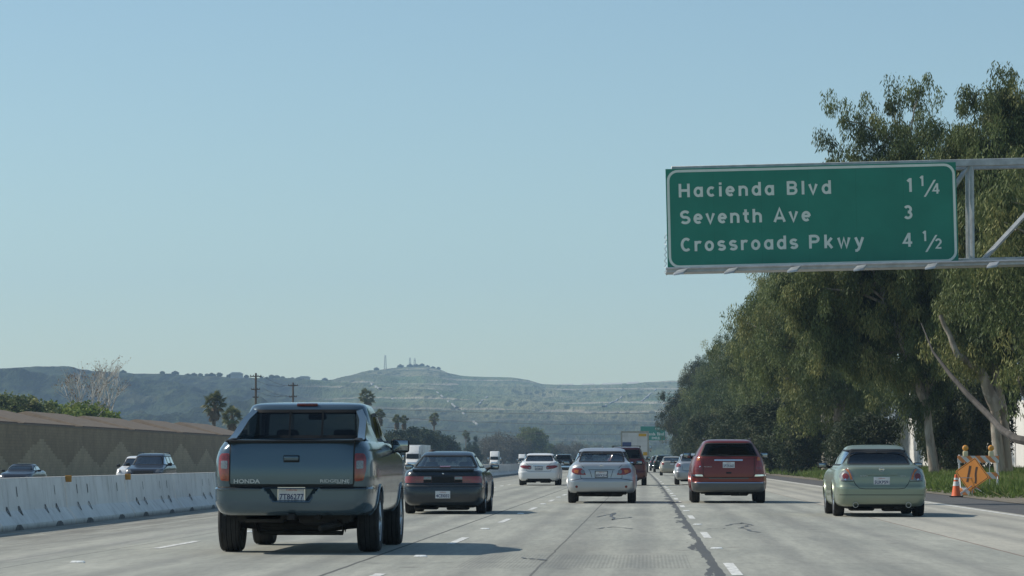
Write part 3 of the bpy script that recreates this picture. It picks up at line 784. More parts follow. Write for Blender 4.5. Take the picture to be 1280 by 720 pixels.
def make_vehicle(name, label, cat, sp, loc, rz=0, group=None, K=None):
    root = thing(name, label, cat, loc, rz, group)
    S = Shape(sp['st']); K = K or sp.get('K', 70); PM = sp['paint']; far = K < 40
    hh = .08 if far else .04
    vs, fs, top, bot = loft(S, K, .06 if far else .03)
    ya, yb = sp['axles']; wr, ww = sp['wheel']; tr = sp['track']; L = sp['len']; AR = wr+.055
    rw, ws, sw = sp['rear_win'], sp['windshield'], sp['side_wins']
    zb = sp.get('bumper_z', .58); zwin = min(min(q[1] for q in rw) if rw else 9, min(q[1] for q in ws), min(min(q[1] for q in w_) for w_ in sw) if sw else 9)-.05
    body, bump, fb = [], [], []
    for f in fs:
        c = [sum(vs[i][k] for i in f)/4 for k in range(3)]; x, y, z = c; drop = False
        ym = (S.fr(z)+S.ff(z))/2
        if z < wr*2+.1:
            for yw in (ya, yb):
                if (y-yw)**2+(z-wr)**2 < AR*AR and abs(x) > .55*S.fw(z): drop = True
        if not drop and z > zwin:
            if y < ym and rw and inpoly(x, z, rw) and y < S.fr(z)+.4: drop = True
            elif y > ym and inpoly(x, z, ws) and y > S.ff(z)-.45: drop = True
            elif abs(x) > .86*S.fw(z) and any(inpoly(y, z, w_) for w_ in sw): drop = True
        if drop: continue
        if z < zb and y < .45 + .1*0: bump.append(f)
        elif z < zb and y > L-.5: fb.append(f)
        else: body.append(f)
    def pick(flist, extra=()):
        mb = MB(); mp = {}
        for f in list(flist)+list(extra):
            g_ = []
            for i in f:
                if i not in mp: mp[i] = len(mb.v); mb.v.append(vs[i])
                g_.append(mp[i])
            mb.f.append(tuple(g_)); mb.m.append(0)
        return mb
    B = pick(body, top)
    # wheel arch lips and liners
    for yw in (ya, yb):
        for s in (1, -1):
            arc = []
            for k in range(21):
                a = -.12+(math.pi+.24)*k/20; y, z = yw+AR*math.cos(a), wr+AR*math.sin(a); z = max(z, sp['st'][0][0])
                arc.append((s*(S.side(y, z)+.002), y, z))
            B.tube(arc, .016, 6, 0)
            inner = [(s*(abs(p[0])-.34), p[1], p[2]) for p in arc]; n = len(arc)
            B.add(arc+inner, [(i, i+1, i+1+n, i+n) for i in range(n-1)], 1)
            B.add(inner+[(s*(abs(arc[0][0])-.34), yw, wr*.6)], [(i, i+1, n) for i in range(n-1)], 1)
    if not far:
        for pts in sp.get('rear_lines', []): ribbon(B, S, S.mapr, pts, .011, .003, 1)
        for pts in sp.get('side_lines', []):
            for fn in (S.mapR, S.mapL): ribbon(B, S, fn, pts, .009, .003, 1)
    B.build('body', [PM, M['under']], root, sharp=40, fixn=False)
    if bump: pick(bump).build('rear_bumper', sp.get('bumper_mat', PM), root, sharp=40, fixn=False)
    if fb: pick(fb).build('front_bumper', sp.get('bumper_mat', PM), root, sharp=40, fixn=False)
    # underbody
    z0 = sp['st'][0][0]
    ub = MB(); ub.box(-tr+ww+.03, tr-ww-.03, .35, L-.35, z0-.05, z0+.30); ub.box(-S.fw(z0)*.9, S.fw(z0)*.9, ya+AR+.04, yb-AR-.04, z0+.01, z0+.06)
    ub.tube([(-tr+.1, ya, wr*.95), (-.4, ya-.02, wr*.8), (.4, ya-.02, wr*.8), (tr-.1, ya, wr*.95)], .05, 8)
    if not far:
        ub.rbox(-.62,-.12, .35, .62, z0-.09, z0+.07, .04); ub.tube([(.3,.15,z0-.02),(.28,.5,z0-.03),(.25,1.5,z0-.03)], .035, 8)
        ub.rbox(.05,.5,.4,.9,z0-.10,z0+.05,.03); ub.tube([(-.55,.9,z0-.02),(-.5,ya,wr*.6),(.5,ya,wr*.6),(.55,.9,z0-.02)], .028, 6)
    ub.build('underbody', M['under'], root)
    for nm, e in sp.get('exhausts', []):
        pass
    # wheels
    for yw in (ya, yb):
        for s in (1, -1):
            ty, rm = wheel_mb(wr, ww, s)
            w_ = ty.build('wheel', M['rubber'], root, sharp=25); w_.location = (s*(tr-ww/2), yw, wr)
            rm.build('rim', [sp.get('rim', M['rim']), M['under']], w_)
    # glass
    def gl(nm, fn, poly, mat, fr=True, h=.06):
        g_ = patch(MB(), S, fn, poly, -.004, h*(2 if far else 1), 0, 0).build(nm, mat, root, fixn=False)
        if fr:
            k = MB(); ringp(k, S, fn, poly, .004, sp.get('frit', .022), .008, hh); k.build('window_seal', M['black'], g_, fixn=False)
        return g_
    if rw: rwo = gl('rear_window', S.mapr, rw, sp['rglass'])
    gl('windshield', S.mapf, ws, sp.get('wglass', M['glass']))
    for w_ in sw:
        gl('side_window', S.mapR, w_, sp['sglass']); gl('side_window', S.mapL, w_, sp['sglass'])
    # lamps: name, polygon (right side of the car), list of (sub name, polygon, material)
    for (nm, fnn, poly, mat, subs) in sp.get('lamps', []):
        for s in (1, -1):
            pl = poly if s > 0 else mir(poly); fn = getattr(S, fnn)
            lo = patch(MB(), S, fn, pl, .010, .035 if not far else .09, 0, .03).build(nm, mat, root, fixn=True)
            if not far:
                for (n2, p2, m2) in subs:
                    patch(MB(), S, fn, p2 if s > 0 else mir(p2), .014, .03, 0, .006).build(n2, m2, lo, fixn=True)
    for (nm, fnn, poly, mat, off) in sp.get('patches', []):
        patch(MB(), S, getattr(S, fnn), poly, off, .05 if not far else .12, 0, off+.02).build(nm, mat, root)
    # mirrors on stalks
    if 'mirror' in sp:
        x, y, z, w, h = sp['mirror']
        for s in (1, -1):
            mb = MB(); a, b = (x, x+w) if s > 0 else (-x-w, -x)
            mb.rhexa([(a,y,z),(b,y,z),(b-(.02 if s>0 else -.0),y+.12,z+.02),(a+.01,y+.12,z+.02),(a,y,z+h),(b,y,z+h*.92),(b,y+.10,z+h*.85),(a,y+.12,z+h*.9)], .03, 3)
            mb.tube([(s*(x+.04), y+.06, z+.05), (s*(S.side(y+.1, z+.02)-.02), y+.12, z+.0)], [.022,.035], 8)
            mo = mb.build('door_mirror', sp.get('mirror_mat', M['black']), root)
            MB().rbox(a+.018, b-.018, y-.006, y+.004, z+.02, z+h-.02, .012, 2).build('mirror_glass', M['mirror'], mo)
    # cabin
    if not far or sp.get('cabin'):
        fy = yb-1.45 if 'seat_y' not in sp else sp['seat_y']; sm = sp.get('seat_mat', M['seat_grey'])
        for s in (-1, 1): seat_mb(s*.36, fy, sp.get('seat_h', .95)).build('seat', sm, root)
        if sp.get('bench', True):
            bz = sp.get('bench_h', .93); by = sp.get('bench_y', fy-.85)
            mb = MB(); mb.rhexa([(-.62,by,.35),(.62,by,.35),(.62,by+.15,.35),(-.62,by+.15,.35),(-.56,by-.16,bz),(.56,by-.16,bz),(.56,by-.04,bz),(-.56,by-.04,bz)], .05, 2)
            for q in sp.get('rear_heads', (-.33, .33)): mb.rbox(q-.13, q+.13, by-.17, by-.08, bz-.02, bz+.13, .04, 2)
            mb.build('rear_seat', sm, root)
        mb = MB(); wb = ws[0][1]; dy = S.ff(min(z_ for _, z_ in ws)+.03)
        mb.rhexa([(-.68,dy-.75,.65),(.68,dy-.75,.65),(.68,dy-.25,.6),(-.68,dy-.25,.6),(-.66,dy-.62,.92),(.66,dy-.62,.92),(.6,dy-.22,.9),(-.6,dy-.22,.9)], .05, 2); mb.build('dashboard', M['interior'], root)
        mb = MB(); wy = dy-.78
        mb.tube([(-.36+.18*math.cos(a), wy+.05*math.sin(a)*-1+.0, .86+.17*math.sin(a)) for a in [2*math.pi*k/20 for k in range(21)]], .013, 6, cap=False)
        mb.tube([(-.36, wy, .86), (-.36, wy+.25, .78)], .03, 6); mb.tube([(-.52,wy,.86),(-.2,wy,.86)], .014, 6); mb.build('steering_wheel', M['black'], root)
        zt = sp['roof']-.14; my = S.ff(zt+.02)-.16
        mb = MB(); mb.rbox(-.115, .115, my-.02, my+.02, zt-.07, zt+.0, .02, 2); mb.tube([(0,my,zt-.02),(0,my+.06,zt+.07)], .01, 6); mb.build('rear_view_mirror', M['black'], root)
        ps = sp.get('shelf')
        if ps: MB().box(-.6, .6, ps[0], ps[1], ps[2]-.02, ps[2]).build('parcel_shelf', M['interior'], root)
    return root, S

# side glass shared by saloons: rear and front door panes (y, z)
def sedan_side(y0, y1, y2, y3, zb, zt, ym):
    return [[(y0, zb+.03), (y0+.40, zt-.015), (ym-.04, zt), (ym-.04, zb), (y0+.05, zb)], [(ym+.04, zb), (ym+.04, zt), (y2, zt-.01), (y3, zb)]]

def sedan_spec(L=4.8, w=.90, H=1.42, deck=1.02, belt=.95, hood=.90, paint_=None, zb=.20, roof_w=.54, ya=1.0, yb=3.78, tail=.0, ww=.215, wr=.325, rear_top=1.75, base_y=.78, n=9):
    H0 = H
    yc = (rear_top+L-2.1)/2
    st = [(zb, .10, L-.16, w-.10, 9), (zb+.05, .03, L-.08, w-.045, 10), (.42, .0, L, w-.008, 11), (.56, .0, L-.01, w, 11), (.64, .035, L-.03, w, 11),
          (.78, .05, L-.10, w-.012, 9), (hood-.02, .07+tail, L-.30, w-.03, 8), (belt, .085+tail, L-.80, w-.06, 7.5), (deck-.02, .12+tail, L-1.10, w-.115, 7),
          (deck+.01, .22+tail, L-1.17, w-.14, 8), (deck+.04, base_y, L-1.24, w-.165, 7), (deck+.14, base_y+.34, L-1.40, w-.20, 7), (H-.10, rear_top-.25, L-1.92, roof_w+.06, 6.5),
          (H-.035, rear_top-.02, L-2.15, roof_w, 6), (H-.012, min(rear_top+.12, yc-.33), max(L-2.32, yc+.33), roof_w-.09, 5), (H, yc-.2, yc+.2, roof_w-.30, 4)]
    zt = H-.10; zbw = deck+.04
    bw, tw = w-.29, roof_w-.035
    sp = dict(st=st, len=L, roof=H, axles=(ya, yb), wheel=(wr, ww), track=w-.01, paint=paint_, bumper_z=.6,
        rear_win=roundp([(-bw, zbw), (bw, zbw), (tw, zt), (-tw, zt)], .05), windshield=roundp([(-bw-.05, deck+.04), (bw+.05, deck+.04), (tw, zt), (-tw, zt)], .05),
        side_wins=[roundp(q, .03) for q in sedan_side(base_y+.30, 0, L-2.05, L-1.42, deck+.02, zt, (ya+yb)/2+.05)],
        rglass=M['glass'], sglass=M['glass'], mirror=(w-.02, L-1.72, deck-.04, .19, .12), seat_y=yb-1.45, shelf=(base_y+.15, base_y+.55, deck-.02), bench_y=ya+.42, bench_h=.95,
        side_lines=[[((ya+yb)/2+.05, .28), ((ya+yb)/2+.05, deck)], [(yb-.45, .28), (yb-.42, deck-.06)], [(ya+.62, .5), (ya+.35, deck-.03)]])
    return sp
P_ = lambda n, c, **k: paint('paint_'+n, c, **k)
M['p_teal'] = P_('teal', (.075,.120,.155), metal=.5, rough=.17, dirtk=.12)
M['p_black'] = P_('black', (.014,.022,.032), metal=.3, rough=.25, dirtk=.12)
M['p_silver'] = P_('silver', (.43,.445,.46), metal=.55, rough=.34, dirtk=.2)
M['p_green'] = P_('sage', (.25,.29,.215), metal=.5, rough=.36, dirtk=.2)
M['p_red'] = P_('red', (.17,.017,.013), metal=.4, rough=.33)
M['p_white'] = P_('white', (.74,.74,.73), metal=0., rough=.35, dirtk=.2)
M['p_maroon'] = P_('maroon', (.085,.012,.014), metal=.4, rough=.33)
M['p_tan'] = P_('champagne', (.42,.39,.32), metal=.5, rough=.36)
M['p_dkgreen'] = P_('bottle', (.03,.055,.05), metal=.3, rough=.3)
M['p_navy'] = P_('navy', (.012,.016,.028), metal=.0, rough=.28, dirtk=.1)
M['p_grey'] = P_('greylower', (.075,.08,.08), metal=.2, rough=.5)
PX = lambda cx, k, z0, s: (lambda x, y: ((x-cx)/k, z0-y/s))

# ---------- silver saloon
sp = sedan_spec(L=4.54, w=.885, H=1.43, deck=1.02, paint_=M['p_silver'], zb=.27, roof_w=.555, ya=.95, yb=3.55, rear_top=1.65, base_y=.62)
q = PX(418, 438, 1.521, 438)
lamp = [q(747,285), q(728,270), q(640,272), q(612,302), q(588,348), q(690,346), q(752,318)]
lamp = roundp(lamp, .03)
sp['lamps'] = [('tail_light', 'mapr', lamp, M['red_lens'], [('reversing_lens', circ(.477, .81, .052), M['clear_lens']), ('indicator_lens', roundp([(.575,.855),(.68,.86),(.70,.79),(.60,.76)], .02), M['amber_lens'])])]
sp['rear_lines'] = [[(-.53,.735), (-.53,.66), (-.49,.632), (.49,.632), (.53,.66), (.53,.735)], [(-.44,.90), (-.53,.985)], [(.44,.90), (.53,.985)], [(-.34,.862),(.34,.862)], [(-.30,.85),(-.24,.66)], [(.30,.85),(.24,.66)], [(-.80,.58),(-.5,.632)], [(.8,.58),(.5,.632)]]
sp['patches'] = [('reflector', 'mapr', circ(.634,.428,.034), M['dark_red_lens'], .006), ('reflector', 'mapr', circ(-.634,.428,.034), M['dark_red_lens'], .006),
                 ('bumper_valance', 'mapr', [(-.66,.262),(.66,.262),(.62,.30),(-.62,.30)], M['black'], .004)]
v, S = make_vehicle('silver_sedan', 'silver saloon with red and amber tail lamps, between black coupe and red crossover', 'car', sp, (-1.2, 78, 0), .0)
plate_parts(v, S, 0, .745, S.rear(0,.745)-.006, '6SVX214', M['trim'])
lg = MB(); lg.tube([(.048*math.cos(a), S.rear(0,.966)-.014, .966+.030*math.sin(a)) for a in [2*math.pi*k/24 for k in range(25)]], .006, 6, cap=False)
lg.tube([(.018*math.cos(a), S.rear(0,.966)-.016, .972+.022*math.sin(a)) for a in [2*math.pi*k/16 for k in range(17)]], .004, 5, cap=False)
lg.tube([(.045*math.cos(a), S.rear(0,.966)-.016, .978+.012*math.sin(a)) for a in [2*math.pi*k/16 for k in range(17)]], .004, 5, cap=False)
lg.build('emblem', M['chrome'], v)
text_mesh('badge', 'COROLLA', .03, M['badge'], v, (-.53, S.rear(-.5,.955)-.012, .95), depth=.003, width=.16)
MB().tube([(.0,1.95,1.43),(0,1.85,1.47)], [.02,.008], 6).build('roof_antenna', M['p_silver'], v)

# ---------- sage green saloon, half across the lane line
sp = sedan_spec(L=4.82, w=.90, H=1.415, deck=.985, paint_=M['p_green'], zb=.205, roof_w=.53, ya=1.05, yb=3.82, rear_top=1.72, base_y=.70, belt=.93, hood=.88)
zt, zbw = 1.315, 1.025
sp['rear_win'] = roundp([(-.615,zbw),(.615,zbw),(.515,zt),(-.515,zt)], .04)
sp['rglass'] = M['darkglass']; sp['sglass'] = M['tint']; sp['seat_mat'] = M['dark_seat']
q = lambda x, y: ((x-577)/460, 1.499-y/460)
lampL = [q(272,253), q(300,272), q(318,320), q(332,362), q(215,366), q(203,325), q(232,280)]
lampR = roundp(mir(lampL), .02)
amb = mir([q(258,262), q(285,268), q(308,325), q(318,355), q(296,356), q(288,300), q(270,280)])
sp['lamps'] = [('tail_light', 'mapr', lampR, M['clear_lens'], [('indicator_lens', amb, M['amber_lens']), ('brake_lens', circ(.695,.787,.058), M['dark_red_lens']), ('reversing_lens', circ(.70,.728,.018, 8), M['chrome'])])]
sp['rear_lines'] = [[q(290,262), q(312,330), q(340,395), q(375,432), q(430,438), q(724,438), q(780,432), q(812,392), q(845,325), q(866,262)], [q(210,368), q(325,372)], [q(945,368), q(828,372)], [(-.86,.43),(.86,.43)]]
sp['patches'] = [('trunk_garnish', 'mapr', roundp([(-.31,.812),(.31,.812),(.32,.858),(-.32,.858)], .015), M['p_green'], .02),
                 ('bumper_valance', 'mapr', roundp([(-.50,.20),(.50,.20),(.44,.245),(-.44,.245)], .01), M['black'], .012)]
v, S = make_vehicle('sage_green_sedan', 'sage green saloon with twin round exhausts straddling the right lane line', 'car', sp, (4.54, 59.5, 0), .0)
plate_parts(v, S, 0, .70, S.rear(0,.70)-.004, '5UKP591', None, w=.315, h=.155)
ex = MB()
for s in (-1, 1):
    ex.lathe([(.035,.25),(.05,.24),(.055,.02),(.052,.0),(.044,.0),(.04,.2)], 20, (s*.512, .0, .235), 'y')
exo = ex.build('exhaust', M['rim'], v); ex = MB(); [ex.lathe([(.001,.10),(.045,.10)], 16, (s*.512, 0, .235), 'y') for s in (-1, 1)]; ex.build('exhaust_bore', M['under'], exo)
lg = MB(); lg.tube([(.042*math.cos(a), S.rear(0,.925)-.014, .925+.036*math.sin(a)) for a in [2*math.pi*k/24 for k in range(25)]], .006, 6, cap=False); lg.box(-.055,.055,S.rear(0,.925)-.02,S.rear(0,.925)-.008,.918,.932)
lg.build('emblem', M['chrome'], v)
text_mesh('badge', 'ALTIMA', .035, M['badge'], v, (-.42, S.rear(-.4,.79)-.012, .785), depth=.003, width=.15)
text_mesh('badge', '2.5 S', .035, M['badge'], v, (.36, S.rear(.4,.79)-.012, .785), depth=.003, width=.10)

# ---------- white saloon further ahead
sp = sedan_spec(L=4.8, w=.905, H=1.42, deck=1.03, paint_=M['p_white'], zb=.21, roof_w=.56, ya=1.05, yb=3.83, rear_top=1.7, base_y=.7)
sp['rglass'] = M['tint']; sp['seat_mat'] = M['seat_grey']
sp['lamps'] = [('tail_light', 'mapr', roundp([(.33,.735),(.37,.70),(.66,.745),(.80,.80),(.84,.86),(.70,.885),(.36,.87),(.32,.80)], .03), M['red_lens'], [('reversing_lens', roundp([(.34,.74),(.44,.745),(.44,.79),(.34,.80)], .01), M['clear_lens'])])]
sp['rear_lines'] = [[(-.56,.70),(-.50,.62),(.50,.62),(.56,.70)], [(-.45,.89),(-.58,1.0)], [(.45,.89),(.58,1.0)]]
sp['patches'] = [('bumper_valance', 'mapr', roundp([(-.6,.20),(.6,.20),(.5,.30),(-.5,.30)], .02), M['black'], .008), ('trunk_garnish','mapr', [(-.25,.845),(.25,.845),(.25,.872),(-.25,.872)], M['chrome'], .015)]
white, S = make_vehicle('white_sedan', 'white saloon with slim red tail lamps left of the silver saloon', 'car', sp, (-4.81, 133.8, 0), .0, K=44)
plate_parts(white, S, 0, .76, S.rear(0,.76)-.006, '6TRJ802', M['trim'])

# ---------- black two door coupe
L, w = 4.52, .845
st = [(.18,.12,L-.15,.74,9),(.24,.03,L-.06,.80,10),(.40,.0,L,.838,11),(.58,.02,L-.02,.845,11),(.62,.05,L-.05,.845,11),(.76,.06,L-.22,.835,10),(.84,.085,L-.75,.815,9),(.895,.12,L-1.0,.775,8),
      (.915,.35,L-1.1,.74,7),(.935,.62,L-1.18,.715,7),(.95,.68,L-1.22,.70,7),(1.0,.85,L-1.32,.675,6.5),(1.20,1.44,L-1.83,.545,6.5),(1.26,1.64,L-2.03,.50,6),(1.285,1.82,L-2.2,.42,5),(1.295,1.95,L-2.38,.25,4)]
lp = lambda a, b: [(a,.64),(b,.64),(b,.772),(a,.772)]
sp = dict(st=st, len=L, roof=1.295, axles=(.95, 3.43), wheel=(.305, .20), track=.835, paint=M['p_black'], bumper_z=.60, rglass=M['glass'], sglass=M['glass'],
    rear_win=roundp([(-.665,.95),(.665,.95),(.51,1.20),(-.51,1.20)], .04), windshield=roundp([(-.66,.95),(.66,.95),(.5,1.20),(-.5,1.20)], .04),
    side_wins=[roundp([(1.15,.97),(1.70,1.19),(2.55,1.20),(3.08,.95),(1.2,.95)], .03)], mirror=(.82,2.90,.90,.19,.12), seat_y=2.0, bench_y=1.15, bench_h=.78, rear_heads=(), seat_mat=M['dark_seat'], seat_h=.86,
    shelf=(.75,1.1,.93), bumper_mat=M['p_black'], side_lines=[[(1.75,.28),(1.72,.9)],[(3.0,.28),(2.98,.86)]],
    lamps=[('tail_light','mapr', roundp(lp(.235,.78), .015), M['red_lens'], [('lamp_base', [(.237,.642),(.40,.642),(.40,.705),(.237,.705)], M['black']), ('reversing_lens', [(.24,.71),(.395,.71),(.395,.765),(.24,.765)], M['clear_lens']), ('indicator_lens', [(.40,.645),(.56,.645),(.56,.675),(.40,.675)], M['dark_red_lens'])])],
    rear_lines=[[(-.80,.61),(.80,.61)], [(-.70,.79),(.70,.79)]],
    patches=[('light_panel','mapr', [(-.232,.64),(.232,.64),(.232,.772),(-.232,.772)], M['black'], .006), ('bumper_strip','mapr', [(-.78,.565),(.78,.565),(.78,.592),(-.78,.592)], M['trim'], .012), ('spoiler_lip','mapr', [(-.62,.872),(.62,.872),(.62,.89),(-.62,.89)], M['p_black'], .05),
             ('high_brake_light','mapr', [(-.11,.955),(.11,.955),(.11,.975),(-.11,.975)], M['dark_red_lens'], .012)])
coupe, S = make_vehicle('black_coupe', 'black two-door coupe with a full-width lamp bar directly right of the pickup', 'car', sp, (-4.2, 62.2, 0), .0)
plate_parts(coupe, S, 0, .40, S.rear(0,.40)-.006, '4CEI032', None)
lg = MB().ico((0, S.rear(0,.83)-.01, .83), (.022,.006,.016), 2); lg.build('emblem', M['chrome'], coupe)

# ---------- red crossover
L, w = 5.05, .975
st = [(.285,.10,L-.15,w-.08,9),(.33,.03,L-.06,w-.03,10),(.45,0,L,w-.005,11),(.52,.0,L,w,11),(.555,.035,L-.02,w,11),(.68,.035,L-.04,w,11),(.95,.055,L-.30,w-.02,10),(1.08,.075,L-.75,w-.05,9),(1.17,.095,L-1.2,w-.085,8.5),
      (1.21,.12,L-1.35,w-.11,8),(1.38,.27,L-1.85,w-.20,7.5),(1.545,.425,L-2.26,w-.315,7),(1.60,.50,L-2.5,w-.36,6.5),(1.635,.72,L-2.8,w-.45,6),(1.65,1.2,L-3.2,w-.66,5)]
q = lambda x, y: ((x-440)/387, 1.73-y/387)
sp = dict(st=st, len=L, roof=1.65, axles=(1.08, 4.03), wheel=(.36, .235), track=.965, paint=M['p_red'], bumper_z=.545, bumper_mat=M['p_grey'], rglass=M['darkglass'], sglass=M['darkglass'],
    rear_win=roundp([(-.735,1.21),(.735,1.21),(.595,1.545),(-.595,1.545)], .05), windshield=roundp([(-.74,1.21),(.74,1.21),(.58,1.545),(-.58,1.545)], .05),
    side_wins=[roundp(a, .03) for a in ([(.55,1.25),(.75,1.5),(1.5,1.53),(1.5,1.22),(.6,1.22)], [(1.58,1.22),(1.58,1.53),(2.5,1.53),(2.5,1.21)], [(2.58,1.21),(2.58,1.53),(2.9,1.51),(3.6,1.2)])], mirror=(.92,3.28,1.15,.22,.17),
    seat_y=2.7, bench_y=1.7, bench_h=1.15, seat_h=1.15, seat_mat=M['dark_seat'],
    lamps=[('tail_light','mapr', roundp([(.735,1.205),(.80,1.19),(.85,1.02),(.87,.85),(.69,.84),(.705,1.0)], .02), M['red_lens'], [('indicator_lens', roundp([(.745,1.19),(.79,1.18),(.815,1.09),(.725,1.10)], .015), M['amber_lens']), ('reversing_lens', roundp([(.705,.93),(.85,.92),(.855,.87),(.70,.87)], .01), M['dark_red_lens'])])],
    rear_lines=[[(-.66,1.19),(-.655,.74),(-.60,.665),(.60,.665),(.655,.74),(.66,1.19)], [(-.9,.66),(.9,.66)]],
    patches=[('tailgate_handle','mapr', roundp([(-.37,1.085),(.36,1.085),(.36,1.12),(-.37,1.12)], .012), M['chrome'], .03), ('bumper_chrome','mapr', roundp([(.655,.685),(.93,.70),(.93,.735),(.68,.735)], .01), M['chrome'], .03), ('bumper_chrome','mapr', roundp([(-.93,.70),(-.655,.685),(-.68,.735),(-.93,.735)], .01), M['chrome'], .03),
             ('step_trim','mapr', [(-.50,.625),(.50,.625),(.52,.65),(-.52,.65)], M['p_grey'], .012), ('bumper_strip','mapr', [(-.82,.515),(.88,.515),(.88,.532),(-.82,.532)], M['chrome'], .008), ('tailgate_release','mapr', roundp([(-.07,.76),(.07,.76),(.07,.80),(-.07,.80)], .015), M['black'], .008)])
red, S = make_vehicle('red_crossover', 'dark red crossover with chrome tailgate strip and grey lower bumper', 'car', sp, (2.07, 78.5, 0), .0)
plate_parts(red, S, 0, .985, S.rear(0,.985)-.006, '5PZK663', None)
text_mesh('badge', 'PACIFICA', .035, M['badge'], red, (-.64, S.rear(-.6,.925)-.012, .925), depth=.003, width=.20)
MB().ico((-.74, S.rear(-.74,.94)-.012, .94), (.022,.006,.022), 2).build('emblem', M['chrome'], red)
mb = MB()
for s in (-1, 1): mb.tube([(s*.60,1.0,1.63),(s*.60,1.1,1.665),(s*.60,3.0,1.665),(s*.60,3.1,1.62)], .018, 6)
mb.build('roof_rail', M['black'], red)
mb = MB(); mb.tube([(0, S.rear(0,1.22)-.02, 1.225),(-.03,S.rear(0,1.22)-.02,1.245),(-.33,S.rear(0,1.26)-.03,1.262)], [.014,.011,.007], 6); mb.build('rear_wiper', M['black'], red)

# ---------- grey-teal crew cab pickup
L, w = 5.25, 1.0
st = [(.455,.12,5.12,.87,10),(.50,.03,5.20,.92,10),(.62,.0,5.25,.948,13),(.765,.0,5.25,.955,13),(.785,.075,5.23,.955,13),(.90,.075,5.2,.962,13),(1.02,.08,5.1,.958,13),(1.10,.09,5.0,.952,13),(1.18,.10,4.7,.935,12),
      (1.24,.11,4.12,.912,11),(1.30,.12,3.98,.882,9),(1.325,.14,3.92,.865,9),(1.345,1.50,3.84,.835,8),(1.375,1.52,3.76,.822,8),(1.60,1.60,3.25,.772,8),(1.715,1.65,3.0,.735,7.5),(1.775,1.70,2.90,.705,7),(1.808,1.88,2.75,.62,6),(1.825,2.25,2.5,.38,5)]
trap = [(-.335,.79),(-.215,.612),(.215,.612),(.335,.79)]
sp = dict(st=st, len=L, roof=1.825, axles=(1.10, 4.20), wheel=(.375, .27), track=.968, paint=M['p_teal'], bumper_z=.775, rglass=M['tint'], sglass=M['darkglass'], frit=.03,
    rear_win=roundp([(-.70,1.375),(.70,1.375),(.66,1.715),(-.66,1.715)], .05), windshield=roundp([(-.76,1.375),(.76,1.375),(.65,1.715),(-.65,1.715)], .05),
    side_wins=[roundp(a, .03) for a in ([(1.95,1.37),(2.05,1.66),(2.62,1.69),(2.62,1.34),(2.0,1.34)], [(2.70,1.33),(2.70,1.69),(3.02,1.68),(3.70,1.32)])], mirror=(.90,3.30,1.195,.235,.185), mirror_mat=M['black'],
    seat_y=2.85, bench_y=1.95, bench_h=1.28, seat_h=1.28, seat_mat=M['dark_seat'],
    lamps=[('tail_light','mapr', roundp([(.740,.852),(.84,.865),(.868,1.0),(.865,1.13),(.84,1.18),(.740,1.182)], .02), M['red_lens'], [('reversing_lens', roundp([(.760,1.00),(.835,1.005),(.835,1.095),(.760,1.095)], .012), M['clear_lens']), ('indicator_lens', roundp([(.757,1.12),(.84,1.12),(.835,1.165),(.757,1.165)], .01), M['dark_red_lens'])])],
    side_lines=[[(1.72,.55),(1.72,1.30)],[(2.66,.55),(2.66,1.33)],[(3.72,.55),(3.72,1.2)],[(.3,1.22),(1.7,1.235)]],
    patches=[('bumper_pad','mapr', [(-.87,.752),(-.36,.752),(-.36,.784),(-.87,.784)], M['black'], .01), ('bumper_pad','mapr', [(.36,.752),(.87,.752),(.87,.784),(.36,.784)], M['black'], .01)])
pk, S = make_vehicle('pickup_truck', 'grey-teal crew cab pickup with lettered tailgate nearest the camera', 'pickup', sp, (-4.19, 35.6, 0), 0, K=110)
# cut the plate recess and the bed opening out of body and bumper
for o in list(bpy.data.objects):
    if o.parent is pk and o.name.split('.')[0] in ('body', 'rear_bumper'):
        bm = bmesh.new(); bm.from_mesh(o.data)
        if o.name.startswith('rear_bumper'): kill = [f for f in bm.faces if inpoly(f.calc_center_median().x, f.calc_center_median().z, [(x*.985, z) for x, z in trap]) and f.calc_center_median().y < .3]
        else: kill = [f for f in bm.faces if abs(f.calc_center_median().x) < .72 and f.calc_center_median().y < 1.5 and 1.31 < f.calc_center_median().z < 1.3449]
        bmesh.ops.delete(bm, geom=kill, context='FACES'); bm.to_mesh(o.data); bm.free()
    if o.parent is pk and o.name.startswith('rear_bumper'): pkb = o
rc = MB(); A = [S.off(S.mapr, x, min(z,.772), .002) for x, z in trap]; Bk = [Vector((x*.80, .085, .785 if z > .7 else z+.035)) for x, z in trap]
rc.add(A+Bk, [(0,1,5,4),(1,2,6,5),(2,3,7,6),(4,5,6,7)], 0)
rc.build('plate_recess', M['p_teal'], pkb, smooth=False)
rc = MB()
rc.tube([A[0]+Vector((0,.004,0)), A[1]+Vector((0,.004,0)), A[2]+Vector((0,.004,0)), A[3]+Vector((0,.004,0))], .012, 6); rc.build('recess_edge', M['p_teal'], pkb)
plate_parts(pk, S, 0, .70, .062, '7T86277', M['chrome'], w=.315, h=.16, fw=.006)
tg = MB(); tgp = roundp([(-.722,.822),(.722,.822),(.722,1.312),(-.722,1.312)], .02); patch(tg, S, S.mapr, tgp, .02, .06, 0, .03); tg = tg.build('tailgate', M['p_teal'], pk, fixn=True)
k = MB(); ringp(k, S, S.mapr, tgp, .008, -.002, .018, .06); k.build('tailgate_gap', M['under'], tg, fixn=False)
mb = MB(); mb.box(-.73,.73,S.rear(0,.8)-.012,S.rear(0,.8)+.02,.786,.820); mb.build('tailgate_gap_strip', M['black'], tg, smooth=False)  # black strip stands in for the shaded gap under the tailgate
hy = S.rear(0,1.11)-.02
mb = MB(); mb.rbox(-.098,.092,hy-.008,hy+.01,1.075,1.16,.008,2); mb.build('handle_surround', M['black'], tg)
